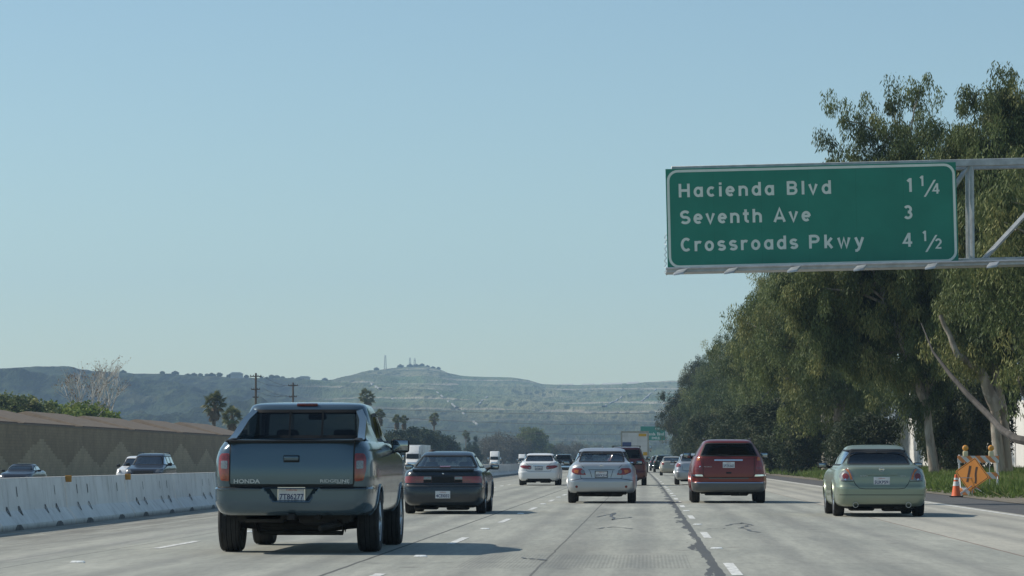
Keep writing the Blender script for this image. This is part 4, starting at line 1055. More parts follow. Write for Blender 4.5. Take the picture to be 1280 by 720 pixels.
mb = MB(); mb.rbox(-.088,.082,hy-.03,hy,1.098,1.152,.012,3); mb.build('tailgate_handle', M['p_teal'], tg)
text_mesh('maker_badge', 'HONDA', .066, M['badge'], tg, (-.685, S.rear(-.6,.86)-.026, .833), depth=.004, width=.31, bold=.002)
text_mesh('model_badge', 'RIDGELINE', .05, M['badge'], tg, (.335, S.rear(.6,.86)-.026, .842), depth=.004, width=.345, bold=.001)
text_mesh('trim_badge', '4WD RTS', .024, M['badge'], tg, (.53, S.rear(.6,.83)-.026, .823), depth=.004, width=.15)
mb = MB(); mb.rbox(-.74,.74,.075,.15,1.305,1.338,.012,2); mb.build('tailgate_top_trim', M['black'], tg)
# open bed with lining
mb = MB(); mb.box(-.72,.72,.16,1.48,.80,.84); mb.box(-.73,-.71,.16,1.48,.82,1.335); mb.box(.71,.73,.16,1.48,.82,1.335); mb.box(-.73,.73,1.47,1.49,.82,1.36); mb.box(-.71,.71,.14,.16,.82,1.30)
mb.build('bed_lining', M['black'], pk, smooth=False)
# sail panels running down from the roof to the bed sides, with their black rail caps
for s in (1, -1):
    mb = MB(); N_ = 14; rows = []
    for i in range(N_+1):
        u = i/N_; y = .42+(1.78-.42)*u; zt_ = 1.335+.42*u**1.25; o_x = []
        for z in (1.30, 1.30+(zt_-1.30)*.5, zt_-.012, zt_):
            x_ = S.fw(z)-.012 if z > 1.345 else S.side(y, z)-.004
            x_ = min(x_, .985-.32*(z-1.25)/.5*1.0) if z > 1.3 else x_
            o_x.append((s*x_, y, z))
        zz = zt_; xi = abs(o_x[-1][0])-.085
        o_x += [(s*xi, y, zz), (s*xi, y, 1.30)]
        rows.append(o_x)
    n = 6; vs_ = [p for r_ in rows for p in r_]
    fs_ = [(i*n+k, i*n+(k+1) % n, (i+1)*n+(k+1) % n, (i+1)*n+k) for i in range(N_) for k in range(n)]+[tuple(range(n)), tuple(N_*n+k for k in range(n))]
    mb.add(vs_, fs_); mb.build('sail_panel', M['p_teal'], pk, sharp=45)
    mb = MB(); mb.rhexa([(s*.715,.10,1.32),(s*.80,.12,1.315),(s*.80,1.0,1.335),(s*.70,1.0,1.335),(s*.715,.10,1.345),(s*.79,.12,1.34),(s*.79,1.0,1.39),(s*.70,1.0,1.39)], .010, 2); mb.build('rail_cap', M['black'], pk)
mb = MB()
for x in (-.20, .20): mb.hexa([(x-.012,S.rear(x,1.37)-.008,1.37),(x+.012,S.rear(x,1.37)-.008,1.37),(x+.012,S.rear(x,1.37)+.01,1.37),(x-.012,S.rear(x,1.37)+.01,1.37),(x-.012,S.rear(x,1.71)-.008,1.71),(x+.012,S.rear(x,1.71)-.008,1.71),(x+.012,S.rear(x,1.71)+.01,1.71),(x-.012,S.rear(x,1.71)+.01,1.71)])
mb.build('window_divider', M['black'], pk, smooth=False)
yy = S.rear(0,1.78); mb = MB(); mb.rbox(-.13,.13,yy-.03,yy+.08,1.765,1.802,.012,2); mb.build('high_brake_light', M['dark_red_lens'], pk)
mb = MB(); mb.rbox(-.04,.04,-.02,.4,.40,.47,.01); mb.tube([(.33,.12,.30),(.42,.2,.33),(.55,.6,.36),(.5,1.6,.4)], .035, 8); mb.rbox(.05,.62,.45,.95,.33,.52,.08,3); mb.tube([(-.8,1.1,.36),(-.2,1.08,.33),(.3,1.08,.33),(.8,1.1,.36)], [.07,.06,.09,.07], 10); mb.tube([(-.62,.35,.42),(-.62,1.8,.40)], .06, 6); mb.tube([(.62,.35,.42),(.62,1.8,.40)], .06, 6)
mb.lathe([(.05,-.1),(.30,-.1),(.34,0),(.30,.1),(.05,.1)], 28, (-.12,1.75,.44), 'z'); mb.build('chassis', M['under'], pk)

# ---------- distant and oncoming vehicles
def suv_spec(L, w, H, belt, p, zb=.30, wr=.36, lean=.38, hood=1.05):
    st = [(zb,.10,L-.15,w-.08,9),(zb+.06,.03,L-.05,w-.03,10),(.58,0,L,w,11),(.64,.04,L-.02,w,11),(hood-.1,.06,L-.18,w-.015,10),(hood,.08,L-.7,w-.04,9),(belt,.11,L-1.15,w-.08,8),(belt+.03,.13,L-1.25,w-.10,8),
          (H-.14,.13+lean*.85,L-1.85,w-.25,7),(H-.05,.13+lean,L-2.1,w-.30,6.5),(H-.015,.13+lean+.3,L-2.35,w-.42,6),(H,.13+lean+.8,L-2.8,w-.62,5)]
    zt = H-.14; ya, yb = .95, L-.9
    return dict(st=st, len=L, roof=H, axles=(ya, yb), wheel=(wr,.235), track=w-.01, paint=p, bumper_z=.62, rglass=M['darkglass'], sglass=M['darkglass'],
        rear_win=roundp([(-w+.27,belt+.03),(w-.27,belt+.03),(w-.36,zt),(-w+.36,zt)], .05), windshield=roundp([(-w+.22,belt+.03),(w-.22,belt+.03),(w-.35,zt),(-w+.35,zt)], .05),
        side_wins=[roundp(a, .03) for a in ([(.5,belt+.03),(.62,zt),(1.4,zt),(1.4,belt+.03)], [(1.5,belt+.03),(1.5,zt),(2.35,zt),(2.35,belt+.03)], [(2.45,belt+.03),(2.45,zt),(L-1.95,zt),(L-1.35,belt+.03)])], mirror=(w-.03,L-1.6,belt-.03,.2,.16),
        seat_y=yb-1.35, bench_y=yb-2.3, bench_h=belt-.02, seat_h=belt, seat_mat=M['dark_seat'], cabin=True)
maroon_sp = suv_spec(4.45, .90, 1.70, 1.15, M['p_maroon'], lean=.22)
maroon_sp['lamps'] = [('tail_light','mapr', roundp([(.66,.96),(.83,.97),(.86,1.13),(.80,1.2),(.68,1.15)], .02), M['red_lens'], [('reversing_lens', [(.68,.97),(.78,.97),(.78,1.0),(.68,1.0)], M['clear_lens'])])]
maroon_sp['rear_lines'] = [[(-.64,1.1),(-.64,.7),(.64,.7),(.64,1.1)]]
maroon_sp['patches'] = [('garnish','mapr', [(-.3,.98),(.3,.98),(.3,1.03),(-.3,1.03)], M['chrome'], .02)]
maroon, S = make_vehicle('maroon_suv', 'maroon sport utility with roof rails half hidden by the silver saloon', 'car', maroon_sp, (-.96, 133.3, 0), 0, K=40)
mb = MB()
for s in (-1, 1): mb.tube([(s*.60,.6,1.68),(s*.60,.7,1.73),(s*.60,2.5,1.73),(s*.60,2.6,1.68)], .02, 6)
mb.tube([(-.60,.75,1.73),(.60,.75,1.73)], .016, 6); mb.build('roof_rail', M['black'], maroon)
plate_parts(maroon, S, 0, .86, S.rear(0,.86)-.008, '5JDM274', M['trim'])

sp = sedan_spec(L=4.42, w=.87, H=1.41, deck=1.02, paint_=M['p_silver'], zb=.24, roof_w=.56, ya=.9, yb=3.5, rear_top=1.35, base_y=.45)
sp['lamps'] = [('tail_light','mapr', roundp([(.60,.80),(.80,.80),(.84,.95),(.74,.99),(.62,.93)], .02), M['red_lens'], [('reversing_lens', [(.62,.81),(.70,.81),(.70,.85),(.62,.85)], M['clear_lens'])])]
sp['rear_lines'] = [[(-.55,.9),(-.5,.64),(.5,.64),(.55,.9)]]
sv, S = make_vehicle('silver_hatchback', 'silver hatchback half hidden behind the red crossover', 'car', sp, (2.06, 137, 0), 0, K=40)
plate_parts(sv, S, 0, .78, S.rear(0,.78)-.008, '6BCA917', M['trim'])

sp = sedan_spec(L=4.7, w=.885, H=1.40, deck=1.03, paint_=M['p_tan'], zb=.24, roof_w=.56, rear_top=1.65, base_y=.66)
sp['lamps'] = [('tail_light','mapr', roundp([(.58,.78),(.80,.80),(.84,.93),(.74,.96),(.60,.92)], .02), M['red_lens'], [])]
tan, S = make_vehicle('champagne_sedan', 'champagne saloon far ahead, between the minivan and the silver hatchback', 'car', sp, (1.72, 221, 0), 0, K=30)
plate_parts(tan, S, 0, .84, S.rear(0,.84)-.008, None, M['trim'])
sp = suv_spec(4.9, .95, 1.62, 1.08, M['p_dkgreen'], lean=.2)
sp['lamps'] = [('tail_light','mapr', [(.78,.9),(.88,.9),(.87,1.2),(.80,1.2)], M['red_lens'], [])]
van, S = make_vehicle('dark_green_minivan', 'dark green minivan far ahead, left of the champagne saloon', 'car', sp, (1.42, 286, 0), 0, K=24)
sp = suv_spec(4.7, .92, 1.60, 1.08, M['p_black'], lean=.3)
sp['lamps'] = [('tail_light','mapr', [(.72,.9),(.86,.9),(.85,1.05),(.74,1.05)], M['red_lens'], [])]
blk, S = make_vehicle('black_hatchback', 'black car furthest ahead, beside the box truck mirror', 'car', sp, (1.05, 322, 0), 0, K=24)
sp = suv_spec(4.9, .94, 1.66, 1.15, M['p_black'], lean=.25)
sp['lamps'] = [('tail_light','mapr', [(.75,.9),(.89,.9),(.88,1.15),(.78,1.15)], M['dark_red_lens'], [])]
sp['patches'] = [('bumper_step','mapr', [(-.8,.50),(.8,.50),(.8,.60),(-.8,.60)], M['chrome'], .03)]
bs, S = make_vehicle('black_suv', 'black sport utility with bright bumper seen between the white and silver saloons', 'car', sp, (-7.5, 268, 0), 0, K=24)
plate_parts(bs, S, 0, .8, S.rear(0,.8)-.008, None, None)

# oncoming traffic beyond the barrier: these face the camera
HL = lambda z: [('headlight','mapf', roundp([(.52,z),(.84,z+.01),(.82,z+.15),(.60,z+.14)], .02), M['clear_lens'], [])]
sp = suv_spec(4.6, .90, 1.68, 1.12, M['p_navy'], lean=.3); sp['lamps'] = HL(.80); sp['rglass'] = M['tint']; sp['sglass'] = M['tint']; sp['wglass'] = M['dimglass']
sp['patches'] = [('grille','mapf', [(-.45,.72),(.45,.72),(.45,.88),(-.45,.88)], M['black'], .012)]
on1, S = make_vehicle('navy_suv', 'dark blue sport utility coming towards the camera beyond the barrier', 'car', sp, (-22.75, 141, gz(-22.75)), math.pi, K=40)
mb = MB()
for s in (-1, 1): mb.tube([(s*.60,.8,1.65),(s*.60,.9,1.71),(s*.60,2.4,1.71),(s*.60,2.5,1.65)], .018, 6)
mb.build('roof_rail', M['trim'], on1)
sp = suv_spec(4.6, .90, 1.70, 1.12, M['p_white'], lean=.3); sp['lamps'] = HL(.80); sp['rglass'] = M['tint']; sp['sglass'] = M['tint']; sp['wglass'] = M['dimglass']
on2, S = make_vehicle('white_suv', 'white sport utility tucked behind the dark blue one beyond the barrier', 'car', sp, (-27.9, 168, gz(-27.9)), math.pi, K=34)
sp = sedan_spec(L=4.6, w=.88, H=1.38, deck=1.0, paint_=M['p_navy'], roof_w=.56); sp['lamps'] = HL(.62); sp['rglass'] = M['tint']; sp['sglass'] = M['tint']; sp['wglass'] = M['dimglass']
on3, S = make_vehicle('dark_blue_sedan', 'low dark blue saloon whose roof shows above the barrier at the far left', 'car', sp, (-33.0, 162, gz(-33.0)), math.pi, K=40)
sp = sedan_spec(L=4.6, w=.88, H=1.42, deck=1.0, paint_=M['p_white'], roof_w=.56); sp['lamps'] = HL(.62)
on4, S = make_vehicle('white_oncoming_sedan', 'white saloon coming the other way, almost wholly hidden behind the pickup', 'car', sp, (-23.1, 176, gz(-23.1)), math.pi, K=30)

# drivers you can make out through the glass
make_person((-4.2-.36, 62.2+2.12, .40), 0, 'driver at the wheel of the black coupe, dark shirt')
make_person((-1.2-.36, 78+2.26, .44), 0, 'driver of the silver saloon seen through its rear window')

# ---------- box truck seen from behind
t = NT('truck_white'); o_ = t.obj(); x, y, z = t.xyz(o_)
c = t.mix(t.ramp(t.noise(t.scale(o_, (1,1,.3)), 1.2, 5), .45, .75), (.68,.68,.66), (.48,.48,.45)); t.bsdf(c, .45); M['truck_white'] = t.mat
M['truck_frame'] = simple('truck_frame', (.36,.35,.30), .5, .3); M['blue_panel'] = simple('blue_panel', (.05,.08,.20), .5); M['yellow_panel'] = simple('yellow_panel', (.62,.36,.03), .5)
bt = thing('box_truck', 'tall white box truck with blue square sign ahead of the maroon sport utility', 'truck', (-1.21, 276, 0))
mb = MB(); mb.rbox(-1.22,1.22,.03,8.0,1.0,3.72,.03,2); mb.build('cargo_box', M['truck_white'], bt)
mb = MB(); mb.box(-1.27,-1.15,-.02,.05,.98,3.75); mb.box(1.15,1.27,-.02,.05,.98,3.75); mb.box(-1.15,1.15,-.02,.05,3.60,3.75); mb.box(-1.15,1.15,-.02,.05,.98,1.10); mb.build('door_frame', M['truck_frame'], bt, smooth=False)
mb = MB(); mb.box(-1.14,1.14,.0,.03,1.1,3.6); dr_ = mb.build('roll_door', M['truck_white'], bt, smooth=False)
mb = MB()
for k in range(5): mb.box(-1.14,1.14,-.006,.001,1.5+k*.45,1.512+k*.45)
mb.build('door_seam', M['truck_frame'], dr_, smooth=False)
mb = MB(); mb.box(-1.12,-.32,-.03,-.008,1.95,2.75); mb.build('blue_sign', M['blue_panel'], bt, smooth=False)
mb = MB(); mb.box(.35,1.05,-.03,-.008,3.28,3.52); mb.build('upper_yellow_sign', M['yellow_panel'], bt, smooth=False)
mb = MB(); mb.box(.75,1.12,-.03,-.008,1.55,1.85); mb.build('lower_yellow_sign', M['yellow_panel'], bt, smooth=False)
text_mesh('sign_lettering', 'MOVING', .16, M['truck_white'], bt, (-1.05,-.034,2.45), depth=.003, width=.66) if False else None
mb = MB(); mb.rbox(-1.15,1.15,-.1,.02,.45,.60,.02); mb.box(-.8,-.7,0,.1,.55,1.0); mb.box(.7,.8,0,.1,.55,1.0); mb.box(-.45,-.3,0,9.5,.7,1.0); mb.box(.3,.45,0,9.5,.7,1.0); mb.build('underride_bar', M['under'], bt)
for s in (-1, 1):
    MB().rbox(s*1.0-.12, s*1.0+.12, -.04, 0, .82, .93, .01).build('tail_light', M['red_lens'], bt)
    for yw in (2.2, 9.6):
        ty, rm = wheel_mb(.48, .5 if yw < 5 else .28, s); w_ = ty.build('wheel', M['rubber'], bt); w_.location = (s*.95, yw, .48); rm.build('rim', [M['rim'], M['under']], w_)
    mb = MB(); mb.rbox(s*1.42-.10, s*1.42+.10, 9.3, 9.4, 1.9, 2.4, .03); mb.tube([(s*1.1,9.5,2.3),(s*1.4,9.4,2.3)], .02, 6); mb.build('door_mirror', M['chrome'], bt)
mb = MB(); mb.rhexa([(-1.05,8.1,.6),(1.05,8.1,.6),(1.0,10.6,.6),(-1.0,10.6,.6),(-1.05,8.1,2.7),(1.05,8.1,2.7),(.95,9.7,2.65),(-.95,9.7,2.65)], .08, 3); mb.build('cab', M['truck_white'], bt)

# ---------- oncoming heavy trucks
def semi(name, label, loc, s=1., trailer=True, rz=math.pi):
    # local: front at y = 10.., built facing +Y, turned round to face the camera
    r_ = thing(name, label, 'truck', loc, rz)
    W2 = 1.2
    mb = MB()
    mb.rhexa([(-.95,5.6,.95),(.95,5.6,.95),(.80,7.6,.85),(-.80,7.6,.85),(-.98,5.6,1.95),(.98,5.6,1.95),(.78,7.5,1.50),(-.78,7.5,1.50)], .12, 3)
    for q in (-1, 1): mb.rhexa([(q*.75-.3,6.1,.75),(q*.75+.35,6.1,.75),(q*.75+.3,7.5,.65),(q*.75-.3,7.5,.65),(q*.75-.3,6.0,1.30),(q*.75+.35,6.0,1.30),(q*.75+.2,7.3,1.15),(q*.75-.3,7.3,1.15)], .08, 3)
    mb.rbox(-1.15,1.15,7.4,7.75,.35,.75,.08,3); mb.build('hood', M['truck_white'], r_)
    mb = MB(); mb.rhexa([(-1.1,2.6,.95),(1.1,2.6,.95),(1.0,5.8,.95),(-1.0,5.8,.95),(-1.1,2.6,2.75),(1.1,2.6,2.75),(.98,5.25,2.75),(-.98,5.25,2.75)], .08, 3); cabo = mb.build('cab', M['truck_white'], r_)
    mb = MB(); mb.rhexa([(-1.12,2.6,2.70),(1.12,2.6,2.70),(.98,5.3,2.70),(-.98,5.3,2.70),(-1.12,2.6,3.95),(1.12,2.6,3.95),(.95,4.0,3.85),(-.95,4.0,3.85)], .14, 4); mb.build('roof_fairing', M['truck_white'], r_)
    mb = MB(); mb.hexa([(-.93,5.72,2.0),(.93,5.72,2.0),(.93,5.78,2.0),(-.93,5.78,2.0),(-.88,5.32,2.68),(.88,5.32,2.68),(.88,5.36,2.68),(-.88,5.36,2.68)]); mb.build('windshield', M['darkglass'], cabo, smooth=False)
    for q in (-1, 1):
        mb = MB(); mb.hexa([(q*1.06,4.0,1.95),(q*1.03,5.3,1.95),(q*1.06,5.3,1.95),(q*1.09,4.0,1.95),(q*1.06,4.1,2.6),(q*1.03,5.1,2.6),(q*1.06,5.1,2.6),(q*1.09,4.1,2.6)]); mb.build('side_window', M['darkglass'], cabo, smooth=False)
        mb = MB(); mb.rbox(q*1.45-.11,q*1.45+.11,5.2,5.3,1.8,2.5,.03); mb.tube([(q*1.1,5.2,2.4),(q*1.4,5.25,2.4)], .02, 6); mb.build('door_mirror', M['chrome'], r_)
        MB().rbox(q*.85-.15,q*.85+.15,7.45,7.62,.95,1.15,.04).build('headlight', M['clear_lens'], r_)
        for yw in (6.6, 3.2, 1.9) + ((-9.5,-10.8) if trailer else ()):
            ty, rm = wheel_mb(.5, .3 if yw > 5 else .55, q); w_ = ty.build('wheel', M['rubber'], r_); w_.location = (q*.98, yw, .5); rm.build('rim', [M['rim'], M['under']], w_)
        MB().lathe([(.28,0),(.28,1.3)], 16, (q*.95,4.0,.75), 'y').build('fuel_tank', M['chrome'], r_)
    mb = MB(); mb.rbox(-.55,.55,7.5,7.66,.85,1.42,.03); mb.build('grille', M['chrome'], r_)
    mb = MB(); mb.box(-.45,-.3,-.5,7,.7,.95); mb.box(.3,.45,-.5,7,.7,.95); mb.build('chassis', M['under'], r_, smooth=False)
    if trailer:
        mb = MB(); mb.rbox(-1.28,1.28,-13.5,2.3,1.15,4.02,.03,2); mb.build('trailer', M['truck_white'], r_)
        mb = MB(); mb.box(-1.24,1.24,-13.5,2.3,1.0,1.15); mb.build('trailer_frame', M['trim'], r_, smooth=False)
    r_.scale = (s, s, s)
    return r_
semi('semi_truck', 'white semi truck with trailer coming towards the camera behind the pickup mirror', (-34.6, 452, -.62), 1.)
semi('tractor_unit', 'white truck tractor facing the camera above the barrier, left of the white saloon', (-28.4, 566, gz(-28)), .80, False)
semi('tractor_unit', 'smallest and farthest oncoming truck, just left of the white saloon roof', (-33.0, 800, -.62), .85, False)
# ------------------------------------------------------------------ overhead guide sign on its cantilever truss
M['galv'] = simple('galvanised_steel', (.40,.42,.43), .5, .55, var=.15, vscale=4)
t = NT('sign_green'); o_ = t.obj(); x, y, z = t.xyz(o_)
pn = t.math('FRACT', t.math('DIVIDE', x, 1.22)); line = t.math('LESS_THAN', pn, .008)
c = t.mix(t.ramp(t.noise(o_, .9, 4), .3, .7), (.012,.19,.13), (.017,.225,.155)); c = t.mix(t.mul(line, .4), c, (.006,.09,.06))
t.bsdf(c, .45, spec=.4); M['sign_green'] = t.mat
M['sign_white'] = simple('sign_white', (.68,.74,.66), .5, var=.05)
D = 78.4; kx = D/F
sg = thing('guide_sign', 'large green guide sign over the right lanes listing Hacienda Blvd, Seventh Ave and Crossroads Pkwy', 'road sign', at(835, 338, D))
sg.rotation_euler = (0, -R(1.15), 0)
SW, SH = 362*kx, 127*kx
mb = MB(); mb.rbox(0, SW, 0, .04, 0, SH, .004, 1); mb.build('panel', M['sign_green'], sg)
def rr(x0, x1, z0, z1, r, k=6):
    out = []
    for cx, cz, a0 in ((x1-r, z1-r, 0), (x0+r, z1-r, 90), (x0+r, z0+r, 180), (x1-r, z0+r, 270)):
        out += [(cx+r*math.cos(R(a0+90*j/k)), cz+r*math.sin(R(a0+90*j/k))) for j in range(k+1)]
    return out
a, b = rr(.03, SW-.03, .05, SH-.03, .28), rr(.095, SW-.095, .115, SH-.095, .215); n = len(a)
mb = MB(); mb.add([(p[0], -.004, p[1]) for p in a]+[(p[0], -.004, p[1]) for p in b]+[(p[0], .002, p[1]) for p in a]+[(p[0], .002, p[1]) for p in b],
    [(i, (i+1) % n, (i+1) % n+n, i+n) for i in range(n)]+[(i, (i+1) % n, (i+1) % n+2*n, i+2*n) for i in range(n)]+[(i+n, (i+1) % n+n, (i+1) % n+3*n, i+3*n) for i in range(n)]); mb.build('border', M['sign_white'], sg, smooth=False)
def arc_(cx, cy, rx, ry, a0, a1, n=14):
    return [(cx+rx*math.cos(R(a0+(a1-a0)*i/n)), cy+ry*math.sin(R(a0+(a1-a0)*i/n))) for i in range(n+1)]
_o = lambda: arc_(.30,.375,.215,.29,0,360,24)
GL = {'H':(.72,[[(.085,0),(.085,1)],[(.635,0),(.635,1)],[(.085,.5),(.635,.5)]]), 'a':(.60,[_o(),[(.515,0),(.515,.75)]]), 'c':(.55,[arc_(.30,.375,.215,.29,48,312)]),
 'i':(.17,[[(.085,0),(.085,.75)],[(.085,.86),(.085,1.03)]]), 'e':(.60,[[(.085,.385),(.53,.385)],arc_(.30,.375,.215,.29,-1,312)]), 'n':(.60,[[(.085,0),(.085,.75)],arc_(.30,.44,.215,.225,180,0)+[(.515,0)]]),
 'd':(.60,[_o(),[(.515,0),(.515,1)]]), 'B':(.68,[[(.085,0),(.085,1)],[(.085,.915),(.38,.915)]+arc_(.38,.715,.19,.2,90,-90)+[(.085,.515)],[(.085,.515),(.38,.515)]+arc_(.38,.30,.22,.215,90,-90)+[(.085,.085)]]),
 'l':(.17,[[(.085,0),(.085,1)]]), 'v':(.56,[[(.05,.75),(.28,.04),(.51,.75)]]), 'S':(.66,[arc_(.33,.70,.245,.215,30,270)[:-1]+arc_(.33,.295,.255,.21,88,-150)]),
 't':(.44,[[(.20,.98),(.20,.27)]+arc_(.38,.265,.18,.18,180,275),[(.02,.665),(.40,.665)]]), 'h':(.60,[[(.085,0),(.085,1)],arc_(.30,.44,.215,.225,180,0)+[(.515,0)]]), 'A':(.74,[[(.05,0),(.37,.98),(.69,0)],[(.16,.28),(.58,.28)]]),
 'C':(.66,[arc_(.36,.5,.275,.415,48,312,20)]), 'r':(.42,[[(.085,0),(.085,.75)],arc_(.30,.44,.215,.225,180,55)]), 'o':(.60,[_o()]), 's':(.52,[arc_(.26,.525,.185,.145,25,268)[:-1]+arc_(.26,.23,.19,.145,88,-155)]),
 'P':(.68,[[(.085,0),(.085,1)],[(.085,.915),(.38,.915)]+arc_(.38,.70,.22,.215,90,-90)+[(.085,.485)]]), 'k':(.56,[[(.085,0),(.085,1)],[(.48,.75),(.10,.24)],[(.22,.42),(.50,0)]]), 'w':(.80,[[(.05,.75),(.23,.04),(.40,.70),(.57,.04),(.75,.75)]]),
 'y':(.58,[[(.05,.75),(.30,.06)],[(.53,.75),(.24,-.12),(.13,-.22),(.02,-.22)]]), '1':(.30,[[(.215,0),(.215,1)],[(.02,.76),(.20,.93)]]), '2':(.60,[arc_(.30,.69,.215,.225,165,-35)+[(.10,.085),(.56,.085)]]),
 '3':(.60,[arc_(.29,.715,.2,.2,150,-90),arc_(.29,.30,.22,.215,90,-150)]), '4':(.66,[[(.45,0),(.45,1)],[(.43,.95),(.06,.29),(.64,.29)]])}
def strokes(mb, txt, x0, x1, z, cap, w=.085, y=-.006):
    xk = 1.13 if len(txt) > 1 else 1.05; ws = [GL[c][0]*xk for c in txt]; gap = (x1-x0-sum(ws)*cap)/max(1, len(txt)-1); x = x0; q = 0
    for c in txt:
        for st_ in GL[c][1]:
            P = []
            for a, b in st_:
                p_ = Vector((x+a*cap*xk, z+b*cap))
                if not P or (p_-P[-1]).length > 1e-4: P.append(p_)
            n = len(P); vs = []; closed = (P[0]-P[-1]).length < 1e-6
            for i in range(n):
                a = P[i-1] if i else (P[-2] if closed else None); b = P[i+1] if i < n-1 else (P[1] if closed else None)
                d0 = (P[i]-a).normalized() if a is not None else (b-P[i]).normalized(); d1 = (b-P[i]).normalized() if b is not None else d0
                t_ = (d0+d1).normalized(); m_ = min(1.5, 1/max(.3, t_.dot(d1))); nn = Vector((-t_.y, t_.x))*w*cap*m_
                vs += [(P[i].x+nn.x, y-.0007*(q % 4), P[i].y+nn.y), (P[i].x-nn.x, y-.0007*(q % 4), P[i].y-nn.y)]
            mb.add(vs, [(2*i, 2*i+1, 2*i+3, 2*i+2) for i in range(n-1)]); q += 1
        x += GL[c][0]*xk*cap+gap
def stext(txt, px0, px1, base, cap, nm='lettering', sp=1.0):
    z = (336-base)*kx; mb = MB(); strokes(mb, txt, (px0-832)*kx, (px1-832)*kx, z, cap*kx, .098 if len(txt) > 1 else .092)
    return mb.build(nm, M['sign_white'], sg, smooth=False, fixn=False)
for w_, xa, xb, yb_ in (('Hacienda',848,967,245),('Blvd',983,1038,245),('Seventh',849,951,278.7),('Ave',966,1012,278.7),('Crossroads',849,995,313),('Pkwy',1009,1077,313)): stext(w_, xa, xb, yb_, 17.0)
stext('1', 1133, 1139, 245, 17.3, 'distance'); stext('3', 1127.5, 1138, 279, 17.3, 'distance'); stext('4', 1125.5, 1137, 313.5, 17.3, 'distance')
stext('1', 1149, 1152.6, 238, 13, 'fraction'); stext('4', 1164, 1173.5, 248, 13, 'fraction')
stext('1', 1150.5, 1154.5, 307, 13, 'fraction'); stext('2', 1165.5, 1175.5, 317, 13, 'fraction')
for zc in (236.5, 305.5):
    x0, x1 = (1153-832)*kx, (1166-832)*kx; z0, z1 = (335-(zc+10.5+6.5))*kx, (335-(zc-10.5+6.5))*kx; 
    z0 += .06; z1 += .06
    mb = MB(); mb.hexa([(x0,-.008,z0),(x0+.055,-.008,z0),(x0+.055,.0,z0),(x0,.0,z0),(x1,-.008,z1),(x1+.055,-.008,z1),(x1+.055,.0,z1),(x1,.0,z1)]); mb.build('fraction_bar', M['sign_white'], sg, smooth=False)

tr = thing('sign_gantry', 'grey steel cantilever truss carrying the large green guide sign from the right', 'gantry', at(835, 335, D+.1)[:2]+(0,))
zc0 = CH+(HY-338)*kx; zc1 = CH+(HY-209)*kx; X1 = 12.6
def tl(x): return x*math.tan(R(1.15))*1.0
tilt = lambda x, z: z+tl(x)
def chord(x0, x1, z, y, r, nm=None):
    mb = MB(); mb.rhexa([(x0,y-r,tilt(x0,z)-r),(x1,y-r,tilt(x1,z)-r),(x1,y+r,tilt(x1,z)-r),(x0,y+r,tilt(x0,z)-r),(x0,y-r,tilt(x0,z)+r),(x1,y-r,tilt(x1,z)+r),(x1,y+r,tilt(x1,z)+r),(x0,y+r,tilt(x0,z)+r)], .01, 1); return mb.build('chord', M['galv'], tr)
chord(0.1, X1, zc0+.10, .30, .06); chord(0.1, X1, zc1-.03, .30, .09); chord(0.1, X1, zc0+.10, 1.3, .06); chord(0.1, X1, zc1-.03, 1.3, .09)
mb = MB()
for y in (.30, 1.3):
    xs_ = [(380*kx), (380+164)*kx]
    for xx in (.4, 2.7, 5.2, 7.86, 10.6):
        mb.tube([(xx, y, tilt(xx, zc0)), (xx, y, tilt(xx, zc1))], .065, 6)
    for xa, xb in ((.4, 2.7), (2.7, 5.2), (5.2, 7.86), (7.86+.2, 10.6)):
        if xa == 5.2: mb.tube([(xa+.9, y, tilt(xa, zc0)), (xb, y, tilt(xb, zc1))], .05, 6)
        else: mb.tube([(xa, y, tilt(xa, zc0)), (xb, y, tilt(xb, zc1))], .055, 6)
for xx in (.4, 2.7, 5.2, 7.86, 10.6):
    for z in (zc0+.1, zc1-.03): mb.tube([(xx, .3, tilt(xx, z)), (xx, 1.3, tilt(xx, z))], .04, 6)
tag(mb.build('web_members', M['galv'], tr, sharp=20))
mb = MB()
mb.rhexa([(-.05,-1.05,zc0-.12),(9.6,-1.05,tilt(9.6,zc0)-.12),(9.6,-.12,tilt(9.6,zc0)-.12),(-.05,-.12,zc0-.12),(-.05,-1.05,zc0-.04),(9.6,-1.05,tilt(9.6,zc0)-.04),(9.6,-.12,tilt(9.6,zc0)-.04),(-.05,-.12,zc0-.04)], .008, 1)
for y, zz in ((-1.06, 0.0), (-.6, .02), (-.12, .03)): mb.tube([(-.05, y, zc0+zz-.02), (9.6, y, tilt(9.6, zc0)+zz-.02)], .035, 6)
mb.build('walkway', M['galv'], tr)
for i, px in enumerate((846, 908, 985, 1066, 1153, 1228)):
    x_ = (px-832)*kx; mb = MB(); zz = tilt(x_, zc0)-.1
    mb.tube([(x_+.1, .3, zz+.05), (x_+.02, -1.2, zz-.02)], .03, 6)
    mb.rhexa([(x_-.16,-1.62,zz-.14),(x_+.10,-1.62,zz-.10),(x_+.22,-1.18,zz+.02),(x_-.04,-1.18,zz-.02),(x_-.16,-1.60,zz-.08),(x_+.10,-1.60,zz-.04),(x_+.22,-1.16,zz+.08),(x_-.04,-1.16,zz+.04)], .012, 2)
    mb.build('light_bracket', M['galv'], tr)
mb = MB()
for k in range(24): mb.tube([(-.06+.03*math.sin(k*1.9), -.9+.1*math.cos(k*2.3), zc0+.9-.045*k), (-.06+.03*math.sin((k+1)*1.9), -.9+.1*math.cos((k+1)*2.3), zc0+.9-.045*(k+1))], .008, 4)
mb.build('safety_chain', M['galv'], tr)
